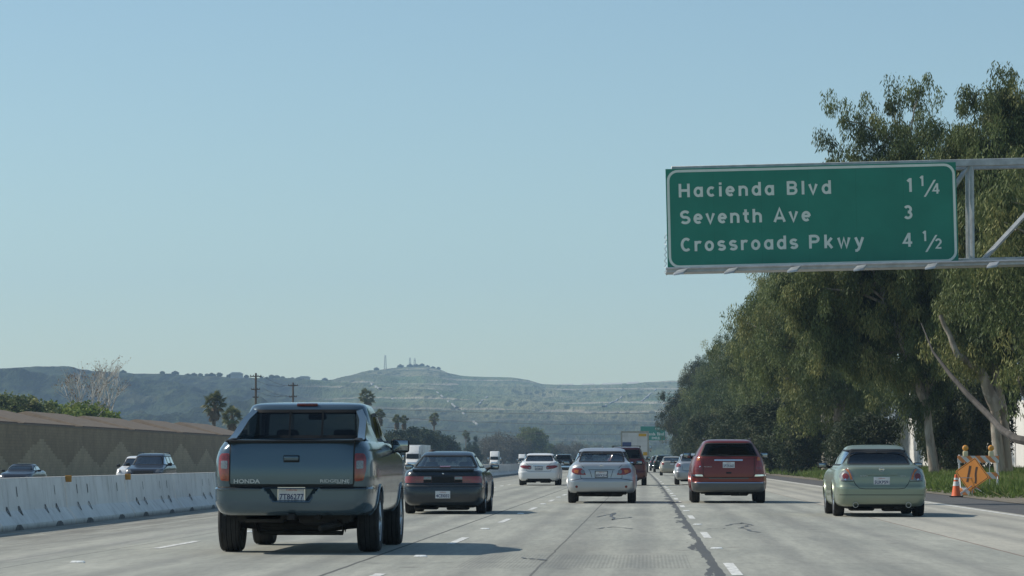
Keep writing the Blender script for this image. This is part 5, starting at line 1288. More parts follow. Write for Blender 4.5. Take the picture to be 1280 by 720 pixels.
mb = MB(); mb.lathe([(.36,0),(.36,.04),(.27,.05),(.24,9.6),(.0,9.7)], 24, (X1, .8, 0)); mb.lathe([(.5,0),(.5,.12)], 20, (X1, .8, 0)); mb.build('post', M['galv'], tr)

# ---------- far green sign before the hills
d = 660; k2 = d/F; X0, _, Z0 = at(800.5, 550.5, d)
g2 = thing('guide_sign', 'small distant green guide sign above the box truck roof', 'road sign', (X0, d, Z0)); w2, h2 = 30.5*k2, 17.5*k2
mb = MB(); mb.box(0, w2, 0, .06, 0, h2*.60); mb.box(0, w2, 0, .06, h2*.60, h2); mb.build('panel', M['sign_green'], g2, smooth=False)
text_mesh('lettering', 'EXIT', .62, M['sign_white'], g2, (w2*.60, -.02, h2*.74), depth=.01, width=w2*.22, bold=.01); text_mesh('lettering', '19', .62, M['sign_white'], g2, (w2*.86, -.02, h2*.74), depth=.01, width=w2*.1, bold=.01)
text_mesh('lettering', 'Hacienda', .85, M['sign_white'], g2, (w2*.06, -.02, h2*.36), depth=.01, width=w2*.54, bold=.02); text_mesh('lettering', 'Blvd', .85, M['sign_white'], g2, (w2*.67, -.02, h2*.36), depth=.01, width=w2*.27, bold=.02)
text_mesh('lettering', 'MILE', .75, M['sign_white'], g2, (w2*.52, -.02, h2*.08), depth=.01, width=w2*.26, bold=.02); text_mesh('lettering', '1', .75, M['sign_white'], g2, (w2*.42, -.02, h2*.08), depth=.01, width=w2*.03, bold=.01)
mb = MB()
for z in (0, h2): mb.tube([(0,.4,z),(w2+7,.4,z)], .10, 6)
for q in range(5): mb.tube([(w2+q*1.6,.4,0),(w2+q*1.6,.4,h2)], .06, 6); mb.tube([(w2+q*1.6,.4,0),(w2+(q+1)*1.6,.4,h2)], .05, 6)
mb.tube([(w2+7,.4,-Z0),(w2+7,.4,h2)], .22, 10)
mb.build('truss', M['galv'], g2)

# ---------- roadworks on the right verge
t = NT('sign_orange'); p = t.n('ShaderNodeBsdfPrincipled'); p.inputs['Base Color'].default_value = (.92,.35,.08,1); p.inputs['Roughness'].default_value = .5
tl_ = t.n('ShaderNodeBsdfTranslucent'); tl_.inputs[0].default_value = (.95,.38,.07,1); mx = t.n('ShaderNodeMixShader'); mx.inputs[0].default_value = .42; t.l(p.outputs[0], mx.inputs[1]); t.l(tl_.outputs[0], mx.inputs[2]); t.l(mx.outputs[0], t.out.inputs[0]); M['orange'] = t.mat; M['orange_w'] = simple('barricade_white', (.72,.70,.66), .5)
M['amberlamp'] = simple('amber_lamp', (.70,.30,.03), .25, coat=.6, var=.2, vscale=30); M['cream'] = simple('battery_case', (.68,.60,.38), .5)
d = 92.0; k = d/F
dx, _, dz = at(1211.5, 593, d)
ds_ = thing('lane_merge_sign', 'orange diamond lane-ends sign tilted in front of the striped barricade', 'road sign', (dx, d, 0)); 
s = .745; hd = s/math.sqrt(2)
def rot(p, a): return (p[0]*math.cos(a)-p[1]*math.sin(a), p[0]*math.sin(a)+p[1]*math.cos(a))
dpv = [rot(p, R(-10)) for p in roundp([(-hd,0),(0,-hd),(hd,0),(0,hd)], .05)]; mb = MB(); mb.add([(p[0], 0, p[1]) for p in dpv], [tuple(range(len(dpv)))]); dp = mb.build('panel', M['orange'], ds_, smooth=False); dp.location = (0, 0, dz); dp.rotation_euler = (0, 0, R(-30)); dp.scale = (1.08, 1, 1)
mb = MB(); A = [rot(p, R(-10)) for p in roundp([(-hd+.03,0),(0,-hd+.03),(hd-.03,0),(0,hd-.03)], .04)]; B = [rot(p, R(-10)) for p in roundp([(-hd+.05,0),(0,-hd+.05),(hd-.05,0),(0,hd-.05)], .03)]; n = len(A)
mb.add([(p[0], -.003, p[1]) for p in A+B], [(i, (i+1) % n, (i+1) % n+n, i+n) for i in range(n)]); mb.build('border', M['black'], dp, smooth=False, fixn=False)
mb = MB()
def sbar(pts, w):
    P2 = [rot(p, R(-10)) for p in pts]; vs = []
    for i, p in enumerate(P2):
        q, r_ = P2[min(i+1, len(P2)-1)], P2[max(i-1, 0)]; ddx, ddz = q[0]-r_[0], q[1]-r_[1]; L_ = math.hypot(ddx, ddz)
        vs += [(p[0]-ddz/L_*w, -.004, p[1]+ddx/L_*w), (p[0]+ddz/L_*w, -.004, p[1]-ddx/L_*w)]
    mb.add(vs, [(2*i, 2*i+1, 2*i+3, 2*i+2) for i in range(len(P2)-1)])
sbar([(-.11,-.25),(-.10,.25)], .034)
sbar([(.135,-.25),(.137,-.17),(.128,-.10),(.11,-.03),(.098,.04),(.095,.12),(.10,.25)], .030)
mb.build('symbol', simple('sign_brown_ink', (.07,.035,.02), .6), dp, smooth=False, fixn=False)
mb = MB(); mb.tube([(0,.03,0.02),(0,.03,dz+.45)], .016, 6); mb.tube([(-.45,-.25,.03),(0,.03,.35)], .014, 6); mb.tube([(.45,-.25,.03),(0,.03,.35)], .014, 6); mb.tube([(-.4,.6,.03),(0,.03,.4)], .014, 6); mb.tube([(.4,.6,.03),(0,.03,.4)], .014, 6); mb.tube([(-.35,.02,dz-.1),(.35,.02,dz-.1)], .012, 6); mb.build('stand', M['galv'], ds_)
d = 94.5; bx, _, _ = at(1219, 600, d)
ba = thing('barricade', 'orange and white striped barricade with two amber lamps behind the diamond sign', 'barricade', (bx, d, .03))
t = NT('barricade_stripes'); o_ = t.obj(); x, y, z = t.xyz(o_)
f = t.math('FRACT', t.math('DIVIDE', t.add(x, t.mul(z, .95)), .30)); t.bsdf(t.mix(t.math('GREATER_THAN', f, .5), (.68,.66,.62), (.80,.28,.08)), .5); M['stripes'] = t.mat
for z0, z1 in ((1.00,1.21),(.50,.70),(.06,.26)):
    mb = MB(); mb.rbox(-.635,.635,-.02,.0,z0,z1,.004,1); mb.build('rail', M['stripes'], ba)
for q in (-.58, .58):
    mb = MB(); mb.box(q-.025,q+.025,0,.05,0,1.25); mb.rbox(q-.03,q+.03,-.7,.7,-.02,.04,.01,1); mb.tube([(q,.0,.6),(q,-.55,.03)], .016, 6); mb.build('leg', M['orange_w'], ba, smooth=False)
for q in (-.39, .40):
    mb = MB(); mb.rbox(q-.075,q+.075,-.06,.06,1.19,1.36,.02,2); lb_ = mb.build('warning_lamp', M['cream'], ba)
    mb = MB(); mb.lathe([(.001,-.055),(.06,-.05),(.092,-.02),(.095,.02),(.06,.05),(.001,.055)], 20, (q,0,1.45), 'y'); mb.build('lens', M['amberlamp'], lb_)
mb = MB(); mb.tube([(-.25,.02,.1),(-.25,.02,1.1)], .012, 6); mb.tube([(.35,.02,.1),(.35,.02,1.1)], .012, 6); mb.build('brace', M['galv'], ba)
d = 91.0; cx_, _, _ = at(1191.5, 620, d)
cn = thing('traffic_cone', 'orange traffic cone with white collars on the shoulder edge', 'traffic cone', (cx_, d, .015))
mb = MB(); mb.rbox(-.19,.19,-.19,.19,0,.035,.01,2); mb.build('base', M['black'], cn)
mb = MB(); mb.lathe([(.15,.03),(.135,.06),(.04,.66),(.03,.67),(.001,.67)], 24); mb.build('cone', simple('cone_orange', (.75,.13,.03), .5), cn)
rc = lambda z: .135-(z-.06)/.60*.095+.003
mb = MB(); mb.lathe([(rc(.33),.33),(rc(.46),.46)], 24); mb.lathe([(rc(.51),.51),(rc(.57),.57)], 24); mb.build('collar', M['orange_w'], cn)
# a striped panel lying tipped over in the grass at the barricade's foot
mb = MB(); mb.rhexa([(-.05,-.12,.03),(.35,-.05,.02),(.35,-.03,.02),(-.05,-.10,.03),(-.03,.0,.24),(.33,.07,.22),(.33,.09,.22),(-.03,.02,.24)], .004, 1)
fp = mb.build('fallen_stripe_board', M['stripes']); fp.location = (cx_+.30, 93.2, .03); tag(fp, 'short striped orange board leaning in the grass between cone and diamond sign', 'board')
# ------------------------------------------------------------------ hills
RIDGE = [(-400,470),(-200,464),(-60,462),(0,459.5),(40,458),(85,461),(120,464),(160,466.5),(230,469),(300,471.5),(380,475.5),(415,474.5),(450,466),(480,461.5),(530,459),(550,463),(575,471.5),(590,472.5),(640,473.5),(660,476),(678,480.5),(720,482),(790,479.5),(840,477),(900,478),(1000,480),(1200,486),(1500,500)]
def rpx(px): return float(np.interp(px, [a for a, b in RIDGE], [b for a, b in RIDGE]))
def rd(px): return 3000+1200*min(1, max(0, (px-330)/170))**1.0
def hill(px, d):
    D = rd(px); base = 1500.; H = CH+(HY-rpx(px))*D/F
    u = max(0., (d-base)/(D-base))
    X = (px-VPX)*d/F
    p = Vector((X/420., d/420., 1.7)); 
    rid = 0; amp = 1; fq = 1
    for k in range(5):
        rid += amp*(1-abs(noise.noise(p*fq))*2.2); amp *= .5; fq *= 2.1
    fine = noise.noise(Vector((X/22., d/22., 4)))+.6*noise.noise(Vector((X/9., d/9., 9)))
    lf = max(0, min(1, (480-px)/120))
    if u <= 1:
        s = u**1.25
        z = H*s + (rid-.75)*(9+13*lf)*math.sin(math.pi*min(1, u))**.8 + fine*(.8+3.2*lf)*min(1, u*6)*(1-.75*u**6)
        # benches cut into the landfill slopes
        if lf < .6:
            st = 15.; zz = z/st; fr = zz-math.floor(zz); z += (1-lf/.6)*(st*(math.floor(zz)+min(1, fr*1.35))-z)*.6*min(1, max(0, (z-40)/25))
    else: z = H*(1-(u-1)*1.4)+fine*.5*0
    return -1.2+max(-2, z+1.2)
pxs = np.arange(-380, 1400, 3.2); dd = list(np.linspace(1500, 2400, 40, endpoint=False))+list(np.linspace(2400, 4200, 110))+[4300, 4500, 5000]
vs = []
for d in dd:
    for px in pxs:
        D = rd(px); d_ = d
        if d > 2400: d_ = 2400+(d-2400)*(D-2400)/1800 if d <= 4200 else D+(d-4200)
        vs.append(((px-VPX)*d_/F, d_, hill(px, d_)))
n = len(pxs); fs = [(i*n+k, i*n+k+1, (i+1)*n+k+1, (i+1)*n+k) for i in range(len(dd)-1) for k in range(n-1)]
t = NT('hill_scrub'); o_ = t.obj(); X, Y, Z = t.xyz(o_)
side = t.math('DIVIDE', X, Y)                              # bearing, tells the wooded hill from the grassed landfill
wood = t.ramp(t.add(side, t.mul(t.sub(t.noise(o_, .004, 4), .5), .06)), -.125, -.085, 1., 0.)
n1 = t.noise(t.scale(o_, (1,.22,1.2)), .011, 8, .68); n2 = t.noise(t.scale(o_, (1,.11,1.)), .075, 5, .72); n3 = t.noise(o_, .11, 3, .6)
scrub = t.mix(t.ramp(n2, .44, .56), (.006,.012,.007), (.040,.055,.026)); scrub = t.mix(t.ramp(n1, .56, .66, 0, .6), scrub, (.12,.12,.065))
zz = t.add(Z, t.mul(t.sub(t.noise(o_, .0035, 5), .5), 18))
grass = t.mix(t.ramp(n1, .35, .65), (.10,.145,.065), (.20,.20,.115))
band = t.math('FRACT', t.math('DIVIDE', zz, 15.)); grass = t.mix(t.ramp(band, .02, .22, .9, 0), grass, (.38,.34,.26)); grass = t.mix(t.ramp(band, .5, .95, 0, .5), grass, (.07,.10,.055))
grass = t.mix(t.ramp(n2, .52, .66, 0, .6), grass, (.045,.065,.032))
lowz = t.ramp(t.add(Z, t.mul(n1, 50)), 55, 85, 1., 0.)
grass = t.mix(t.mul(lowz, .8), grass, scrub)
col = t.mix(wood, grass, scrub)
vn = t.n('ShaderNodeTexVoronoi'); t.l(t.scale(o_, (1,.12,1)), vn.inputs['Vector']); vn.inputs['Scale'].default_value = .11
spots = t.mul(t.ramp(vn.outputs['Distance'], .25, .4, 1., 0.), t.ramp(n1, .42, .56)); col = t.mix(t.mul(spots, .8), col, (.022,.034,.018))
t.bsdf(col, .95, spec=.1, normal=t.bump(t.add(n2, t.mul(n3, .5)), .8, 8.)); M['hill'] = t.mat
h = MB().add(vs, fs).build('hills', M['hill'], sharp=80); tag(h, kind='structure')
def on_hill(px, py):
    lo = None; D = rd(px)
    for d in np.arange(1600, D+5, 12):
        z = hill(px, d)
        if HY-(z-CH)*F/d <= py: return ((px-VPX)*d/F, float(d), z)
    return ((px-VPX)*D/F, D, hill(px, D))
# pale drainage chutes down the landfill face
M['chute'] = simple('concrete_chute', (.30,.30,.28), .9)
mb = MB(); rng = random.Random(8)
for (a, b) in (((543,489),(597,532)), ((655,492),(633,512)), ((612,494),(598,506)), ((788,493),(750,511)), ((820,487),(798,506)), ((458,476),(492,500))):
    N_ = int(abs(b[0]-a[0])/2.6)
    for i in range(N_):
        if rng.random() < .35: continue
        p = on_hill(a[0]+(b[0]-a[0])*i/N_, a[1]+(b[1]-a[1])*i/N_); q = on_hill(a[0]+(b[0]-a[0])*(i+.8)/N_, a[1]+(b[1]-a[1])*(i+.8)/N_)
        if abs(q[1]-p[1]) > 160: continue
        w = .7
        mb.hexa([(p[0]-w,p[1],p[2]-1),(p[0]+w,p[1],p[2]-1),(q[0]+w,q[1],q[2]-1),(q[0]-w,q[1],q[2]-1),(p[0]-w,p[1],p[2]+.8),(p[0]+w,p[1],p[2]+.8),(q[0]+w,q[1],q[2]+.8),(q[0]-w,q[1],q[2]+.8)])
tag(mb.build('drainage_chute', M['chute'], smooth=False), kind='structure')

# ------------------------------------------------------------------ vegetation
def leaf_mesh(name, centres, per, ll, lw, mats, spread, droop=.6, seed=1, up=.0, tones=None, quad=True):
    # centres: (n,4+) x,y,z,r ; every leaf is a small folded blade hanging from its clump
    g = np.random.default_rng(seed); C_ = np.asarray(centres, float); n = len(C_)*per
    c = np.repeat(C_, per, 0); u = g.normal(size=(n, 3)); u /= np.linalg.norm(u, axis=1)[:, None]; rr_ = g.random(n)**.42
    pos = c[:, :3]+u*rr_[:, None]*c[:, 3:4]*np.asarray(spread)
    dirv = g.normal(size=(n, 3)); dirv /= np.linalg.norm(dirv, axis=1)[:, None]; dirv = dirv*(1-droop)+np.array([0, 0, -1.])*droop + np.array([0,0,1.])*up; dirv /= np.linalg.norm(dirv, axis=1)[:, None]+1e-9
    sd = np.cross(dirv, g.normal(size=(n, 3))); sd /= np.linalg.norm(sd, axis=1)[:, None]+1e-9
    L_ = ll*(.6+.8*g.random(n))[:, None]; W_ = lw*(.6+.8*g.random(n))[:, None]
    v = np.empty((n, 4, 3)); v[:, 0] = pos; v[:, 1] = pos+dirv*L_*.45+sd*W_; v[:, 2] = pos+dirv*L_; v[:, 3] = pos+dirv*L_*.45-sd*W_
    me = bpy.data.meshes.new(name); me.vertices.add(n*4); me.loops.add(n*4); me.polygons.add(n)
    me.vertices.foreach_set('co', v.ravel()); me.loops.foreach_set('vertex_index', np.arange(n*4, dtype=np.int32)); me.polygons.foreach_set('loop_start', np.arange(0, n*4, 4, dtype=np.int32)); me.polygons.foreach_set('loop_total', np.full(n, 4, dtype=np.int32))
    ct = g.random(len(C_)) if tones is None else np.asarray(tones)
    tone = np.clip(np.repeat(ct, per)*.7+g.random(n)*.3, 0, 1)
    at_ = me.attributes.new('tone', 'FLOAT', 'FACE'); at_.data.foreach_set('value', tone.astype(np.float32))
    me.materials.append(mats); me.update(); me.validate()
    return me
def bark(name, a, b):
    t = NT(name); o_ = t.obj(); c = t.mix(t.ramp(t.noise(t.scale(o_, (1,1,.3)), 1.6, 6, .7, .6), .38, .6), a, b)
    t.bsdf(c, .9, normal=t.bump(t.noise(t.scale(o_, (1,1,.2)), 12, 4), .5, .02)); return t.mat
M['gum_bark'] = bark('gum_bark', (.40,.36,.30), (.20,.165,.13)); M['brown_bark'] = bark('brown_bark', (.11,.085,.06), (.19,.155,.115)); M['pale_bark'] = bark('pale_bark', (.62,.60,.55), (.36,.33,.29))
M['shaded_bark'] = bark('shaded_bark', (.055,.05,.045), (.10,.09,.08))  # bark for the leaning bough, with shade put into its colour
M['gum_leaf'] = leafmat('gum_leaf', (.042,.062,.028), (.135,.168,.060), (.30,.29,.11), .26)
M['gum_leaf_b'] = leafmat('gum_leaf_bluish', (.038,.062,.032), (.112,.150,.066), (.25,.25,.11), .26)
M['olive_leaf'] = leafmat('olive_leaf', (.035,.052,.026), (.060,.078,.038), (.11,.11,.06), .25)
M['oak_leaf'] = leafmat('oak_leaf', (.022,.038,.014), (.045,.065,.022), (.075,.085,.03), .2)
M['spring_leaf'] = leafmat('spring_leaf', (.12,.17,.03), (.17,.23,.045), (.24,.26,.07), .35)
M['willow_leaf'] = leafmat('willow_leaf', (.10,.13,.04), (.15,.18,.055), (.20,.20,.08), .3)
M['brush_leaf'] = leafmat('brush_leaf', (.085,.08,.055), (.12,.11,.075), (.16,.14,.10), .2)
M['dry_leaf'] = leafmat('dry_leaf', (.16,.11,.07), (.22,.15,.09), (.28,.21,.13), .3)
M['palm_leaf'] = leafmat('palm_leaf', (.09,.11,.045), (.16,.18,.075), (.27,.25,.12), .2)
M['palm_dead'] = leafmat('palm_dead', (.13,.10,.06), (.18,.14,.09), (.24,.19,.12), .1)
M['grass_leaf'] = leafmat('grass_leaf', (.065,.105,.024), (.13,.19,.045), (.27,.25,.11), .4)

def crown_points(blobs, n, rs, seed, shell=.45, tuft=0):
    g = random.Random(seed); out = []; vol = [b[3]*b[4]*b[5] for b in blobs]; tot = sum(vol)
    for b, v in zip(blobs, vol):
        k = max(3, int(n*v/tot)); m = 7 if tuft else 1
        for i in range(max(1, k//m)):
            while True:
                u = Vector((g.uniform(-1,1), g.uniform(-1,1), g.uniform(-1,1)))
                if u.length < 1 and u.length > .01: break
            u = u.normalized()*(shell+(1-shell)*g.random()**.7)*g.uniform(.9,1.06); to = g.random()
            for j in range(m):
                w = (g.gauss(0,tuft), g.gauss(0,tuft), g.gauss(0,tuft*1.25)) if tuft else (0,0,0)
                out.append((b[0]+u.x*b[3]+w[0], b[1]+u.y*b[4]+w[1], b[2]+u.z*b[5]+w[2], rs*g.uniform(.6,1.35), min(1, max(0, to+g.uniform(-.15,.15)))))
    return out
def limb_mb(mb, a, b, r0, r1, g, bend=.12, n=7, k=6):
    a, b = Vector(a), Vector(b); L_ = (b-a).length; off = Vector((g.uniform(-1,1), g.uniform(-1,1), g.uniform(-.2,.8)))*L_*bend
    P = [a.lerp(b, i/k)+off*math.sin(math.pi*i/k)+Vector((g.uniform(-1,1), g.uniform(-1,1), g.uniform(-1,1)))*L_*.015*(0 if i in (0, k) else 1) for i in range(k+1)]
    mb.tube(P, [r0+(r1-r0)*i/k for i in range(k+1)], n); return P
TREES = {}
def tree_proto(key, trunks, blobs, n, rs, per, ll, lw, leaf, barkm, seed, spread=(1,1,1.25), droop=.6, nlimb=26, r0=.3, shell=.45, up=0, name='eucalyptus_tree', tuft=0):
    g = random.Random(seed); pts = crown_points(blobs, n, rs, seed, shell, tuft)
    mb = MB(); forks = []
    for P in trunks:
        P = [Vector(p) for p in P]; rad = [r0*(1-.62*i/(len(P)-1)) for i in range(len(P))]; rad[0] *= 1.35
        Q = []; rr_ = []
        for i in range(len(P)-1):
            for j in range(4): Q.append(P[i].lerp(P[i+1], j/4)+Vector((g.uniform(-1,1), g.uniform(-1,1), 0))*.05*(j > 0)); rr_.append(rad[i]+(rad[i+1]-rad[i])*j/4)
        Q.append(P[-1]); rr_.append(rad[-1]); mb.tube(Q, rr_, 10); forks += [(Q[i], rr_[i]) for i in range(len(Q)//2, len(Q))]
    sel = g.sample(pts, min(nlimb, len(pts)))
    for c in sel:
        f = min(forks, key=lambda q: (q[0]-Vector(c[:3])).length+abs(g.gauss(0, 1))+(3 if q[0].z > c[2]-.3 else 0))
        P = limb_mb(mb, f[0], c[:3], f[1]*.62, .03, g, .10)
        for _ in range(3):
            c2 = min(g.sample(pts, min(12, len(pts))), key=lambda q: (Vector(q[:3])-P[3]).length); limb_mb(mb, P[3], c2[:3], f[1]*.25, .012, g, .12, 5, 4)
    me_t = mb.build('tmp', barkm, sharp=60); me = me_t.data; bpy.data.objects.remove(me_t)
    lm = leaf_mesh('foliage', pts, per, ll, lw, leaf, spread, droop, seed, up, [q[4] for q in pts])
    TREES[key] = (me, lm, name); return TREES[key]
def plant(key, loc, rz=0, s=1., label='', cat='tree', group=None, name=None):
    me, lm, nm = TREES[key]; r_ = thing(name or nm, label, cat, loc, rz, group); r_.scale = s if hasattr(s, '__len__') else (s, s, s)
    for n_, m_ in (('trunk', me), ('crown', lm)):
        o = bpy.data.objects.new(n_, m_); COL.objects.link(o); o.parent = r_
    return r_
def blobset(g, cx, cy, zlo, zhi, rad, n, spires=3):
    out = []
    for i in range(n):
        u = i/(n-1); z = zlo+(zhi-zlo)*u; rr_ = rad*(.55+.55*math.sin(math.pi*(.15+.8*u)))*g.uniform(.8,1.1)
        a = g.uniform(0, 6.28); k = rr_*.55; out.append((cx+math.cos(a)*k, cy+math.sin(a)*k, z, rr_*.62, rr_*.62, (zhi-zlo)/n*1.25))
    for i in range(spires):
        a = g.uniform(0, 6.28); out.append((cx+math.cos(a)*rad*.45, cy+math.sin(a)*rad*.45, zhi+g.uniform(0,1.6), rad*.24, rad*.24, 2.0))
    return out
# the tall eucalypt that rises behind the sign: its lobes follow the photographed outline (metres from its foot)
D1 = 142.; F1 = Vector((at(1165, 600, D1)[0], D1, .3))
def lob(px, py, rx, rz, D=D1, F_=F1, dy=0, ry=None):
    p = at(px, py, D); s = D/F; return (p[0]-F_.x, dy, p[2]-F_.z, rx*s, (ry or rx)*s, rz*s)
blA = [lob(1052,160,15,34), lob(1047,190,20,22), lob(1118,132,14,30), lob(1152,120,13,28), lob(1185,190,20,30), lob(1135,165,34,36), lob(1095,190,30,30), lob(1168,170,22,40), lob(1130,235,70,50,ry=60), lob(1080,250,48,45), lob(1175,240,50,60),
       lob(1105,300,80,48,ry=70), lob(1170,320,60,55,dy=-1), lob(1060,330,66,42), lob(1130,370,80,48,ry=60), lob(1060,390,60,42), lob(1180,400,55,60), lob(1010,370,48,34), lob(1090,430,62,34), lob(1150,450,44,44), lob(1050,440,40,34), lob(1165,520,24,52), lob(1140,490,20,40)]
tree_proto('A', [[(0,0,-.3),(-.3,0,3),(-.2,.1,6),(-.8,0,10),(-1.0,0,15)], [(-.25,0,4),(.6,.3,8),(.9,.2,13)], [(-.3,.1,3.4),(-2.2,-.3,8),(-3.8,0,12.5)]], blA, 1700, .44, 150, .21, .024, M['gum_leaf'], M['gum_bark'], 11, (1,1,1.35), .62, 40, .20, tuft=.36)
plant('A', F1, 0, 1, 'tallest eucalyptus whose twin spires rise above the green guide sign')
D2 = 131.; F2 = Vector((at(1248, 604, D2)[0], D2, .3)); L2 = lambda px, py, rx, rz, dy=0, ry=None: lob(px, py, rx, rz, D2, F2, dy, ry)
blB = [L2(1224,132,16,22), L2(1246,122,13,15), L2(1205,175,24,26), L2(1278,134,15,22), L2(1192,205,22,26), L2(1200,240,26,30), L2(1250,150,40,34), L2(1235,205,48,42), L2(1285,200,44,60), L2(1225,260,44,50), L2(1290,280,50,60), L2(1240,330,48,52), L2(1205,360,40,46), L2(1290,370,52,50), L2(1250,400,50,46), L2(1205,420,34,44), L2(1320,220,50,90), L2(1330,380,50,60), L2(1270,440,34,34), L2(1240,455,30,30), L2(1330,150,40,40)]
tree_proto('B', [[(0,0,-.3),(-.25,0,2.2),(-.2,0,4.4),(-.8,.2,7),(.2,.4,11),(.6,.5,15)], [(.3,.3,-.3),(.1,.3,3),(-.4,.2,6),(.9,.2,10)], [(-.15,0,3.0),(-.9,-.4,4.6),(-1.9,-.6,5.3),(-2.6,-.5,7.0)]], blB, 1500, .44, 150, .21, .024, M['gum_leaf'], M['gum_bark'], 23, (1,1,1.35), .62, 36, .24, tuft=.36)
plant('B', F2, 0, 1, 'large pale-trunked eucalyptus at the right edge behind the barricade')
g = random.Random(77)
for key, seed, H_, rad, mat in (('C', 31, 15.5, 4.6, 'gum_leaf'), ('D', 37, 14.5, 4.2, 'gum_leaf_b'), ('E', 41, 16.5, 5.0, 'gum_leaf')):
    g = random.Random(seed)
    tree_proto(key, [[(0,0,-.3),(.3,.1,4),(-.2,.2,8),(.2,0,H_*.8)], [(.3,.1,3.5),(1.3,.4,7),(1.6,.2,H_*.7)]], blobset(g, 0, 0, H_*.27, H_*.86, rad, 12, 4), 760, .56, 130, .24, .030, M[mat], M['gum_bark'], seed, (1,1,1.3), .6, 24, .22, tuft=.5)
TREES['F'] = (TREES['D'][0], TREES['D'][1].copy(), 'eucalyptus_tree'); TREES['F'][1].materials[0] = leafmat('gum_leaf_dark', (.030,.042,.024), (.062,.078,.040), (.125,.12,.062), .2)
g = random.Random(5)
tree_proto('S', [[(0,0,-.2),(.1,0,1.2),(0,.1,2.6)]], [(0,0,1.9,1.7,1.7,1.7),(.9,.3,2.7,1.2,1.2,1.1),(-.9,-.2,2.5,1.2,1.2,1.2)], 130, .42, 130, .17, .04, M['olive_leaf'], M['brown_bark'], 6, (1,1,1), .1, 14, .08, name='shrub')
row = [  # px of trunk foot, distance, proto, scale, turn
 (1390,118,'E',1.02,1.0),(1180,166,'C',.98,2.0),(1040,185,'E',.98,.3),(1025,262,'D',1.0,4.0),(1030,214,'C',1.04,1.2),(1006,240,'E',.98,5.0),(1040,255,'D',1.05,2.2),(982,268,'C',1.02,3.3),(1000,285,'E',1.0,.8),(962,296,'D',1.04,1.9),
 (975,318,'C',1.05,4.4),(946,330,'E',.92,2.7),(945,352,'D',1.08,.5),(924,368,'C',.97,5.6),(922,395,'E',.95,3.9),(900,410,'D',1.0,1.1),(900,440,'C',1.05,2.5),(874,462,'F',1.10,.1),(890,490,'F',1.05,4.8),(874,520,'C',.95,3.0),(884,560,'E',.9,1.5),(872,600,'D',.85,5.2)]
names = ['eucalyptus standing furthest right, its trunk outside the frame', 'eucalyptus directly behind the tall one, left of the barricade', 'eucalyptus with twin pale trunks left of the sage green saloon roof', 'bluish eucalyptus close behind the twin pale trunks']
for i, (px, d, k, s, rz) in enumerate(row):
    lb = names[i] if i < 4 else '%s eucalyptus of the roadside row counting away from the sign' % ORD[i-3]
    x_, _, _ = at(px, 600, d); plant(k, (x_, d, gz(min(x_, 20))-.05), rz, s, lb, group='eucalyptus row along the right verge')
# low shrubs and ivy-like undergrowth below the row
for i, (px, d, s) in enumerate([(1080,165,.95),(1062,172,.9),(1178,150,.75),(1172,158,.8),(1206,160,.95),(1232,170,.9),(1000,205,1.2),(978,222,1.5),(952,236,1.3),(985,250,1.4),(930,262,1.5),(910,290,1.4),(895,322,1.6),(880,350,1.7),(872,400,1.5),(866,450,1.5),(862,520,1.7),(856,600,1.6),(960,290,1.6),(935,330,1.7)]):
    x_, _, _ = at(px, 600, d); plant('S', (x_, d, gz(min(x_, 20))-.1), i*1.3, (s, s, s*1.7) if 2 <= i <= 5 else s, '%s grey-green shrub under the eucalyptus row, counting from the right-hand group' % ORD[i], 'shrub', 'shrubs below the eucalyptus row')
# the dark drooping bough that crosses the white wall beside the barricade
mb = MB(); P = [at(*q) for q in ((1150,405,130),(1164,440,129),(1186,470,128),(1208,495,127),(1232,519,126),(1248,537,124),(1266,549,122),(1300,556,121))]; mb.tube(P, [.02,.05,.09,.12,.13,.14,.17,.20], 8)
bb = [at(1300,556,121), (P[-1][0]+.8,121,1.55), (P[-1][0]+1.7,121.2,1.25), (P[-1][0]+2.6,121.4,.75), (P[-1][0]+3.2,121.5,0)]; mb.tube(bb, [.20,.22,.25,.29,.36], 8)
P2 = [at(*q) for q in ((1282,440,122),(1274,462,122),(1270,480,122),(1276,492,122),(1290,500,122))]; mb.tube(P2, [.07,.09,.08,.10,.14], 8); mb.tube([P2[-1], (P[-1][0]+1.0,121.3,2.4)], [.14,.2], 8)
cl = mb.build('leaning_tree', M['shaded_bark']); tag(cl, 'bare leaning trunk whose dark bough dips across the white wall at the right edge', 'tree')

# mid-distance trees, left of the road
def conv(px, py_top, d): return CH+(HY-py_top)*d/F
g = random.Random(3)
tree_proto('R', [[(0,0,-.5),(0,.1,2),(.1,0,5)]], [(0,0,5.6,4.2,4.2,3.2),(-2.6,0,4.2,3.2,3.2,2.6),(2.6,.3,4.4,3.2,3.2,2.8),(0,.2,7.2,2.8,2.8,2.0),(-1.4,0,6.6,2.4,2.4,2),(1.6,0,6.5,2.4,2.4,2)], 330, .75, 90, .26, .10, M['willow_leaf'], M['brown_bark'], 9, (1,1,.9), .15, 20, .25, name='willow_tree')
tree_proto('O', [[(0,0,-.5),(.1,.1,2),(0,0,4)]], [(0,0,4.2,3.4,3.4,2.6),(-2.4,0,3.2,2.4,2.4,2.2),(2.2,.3,3.4,2.6,2.6,2.2),(.6,.2,5.8,2.0,2.0,1.5),(-1.2,0,5.4,1.8,1.8,1.5)], 240, .7, 80, .26, .11, M['oak_leaf'], M['brown_bark'], 10, (1,1,.9), .1, 18, .22, name='oak_tree')
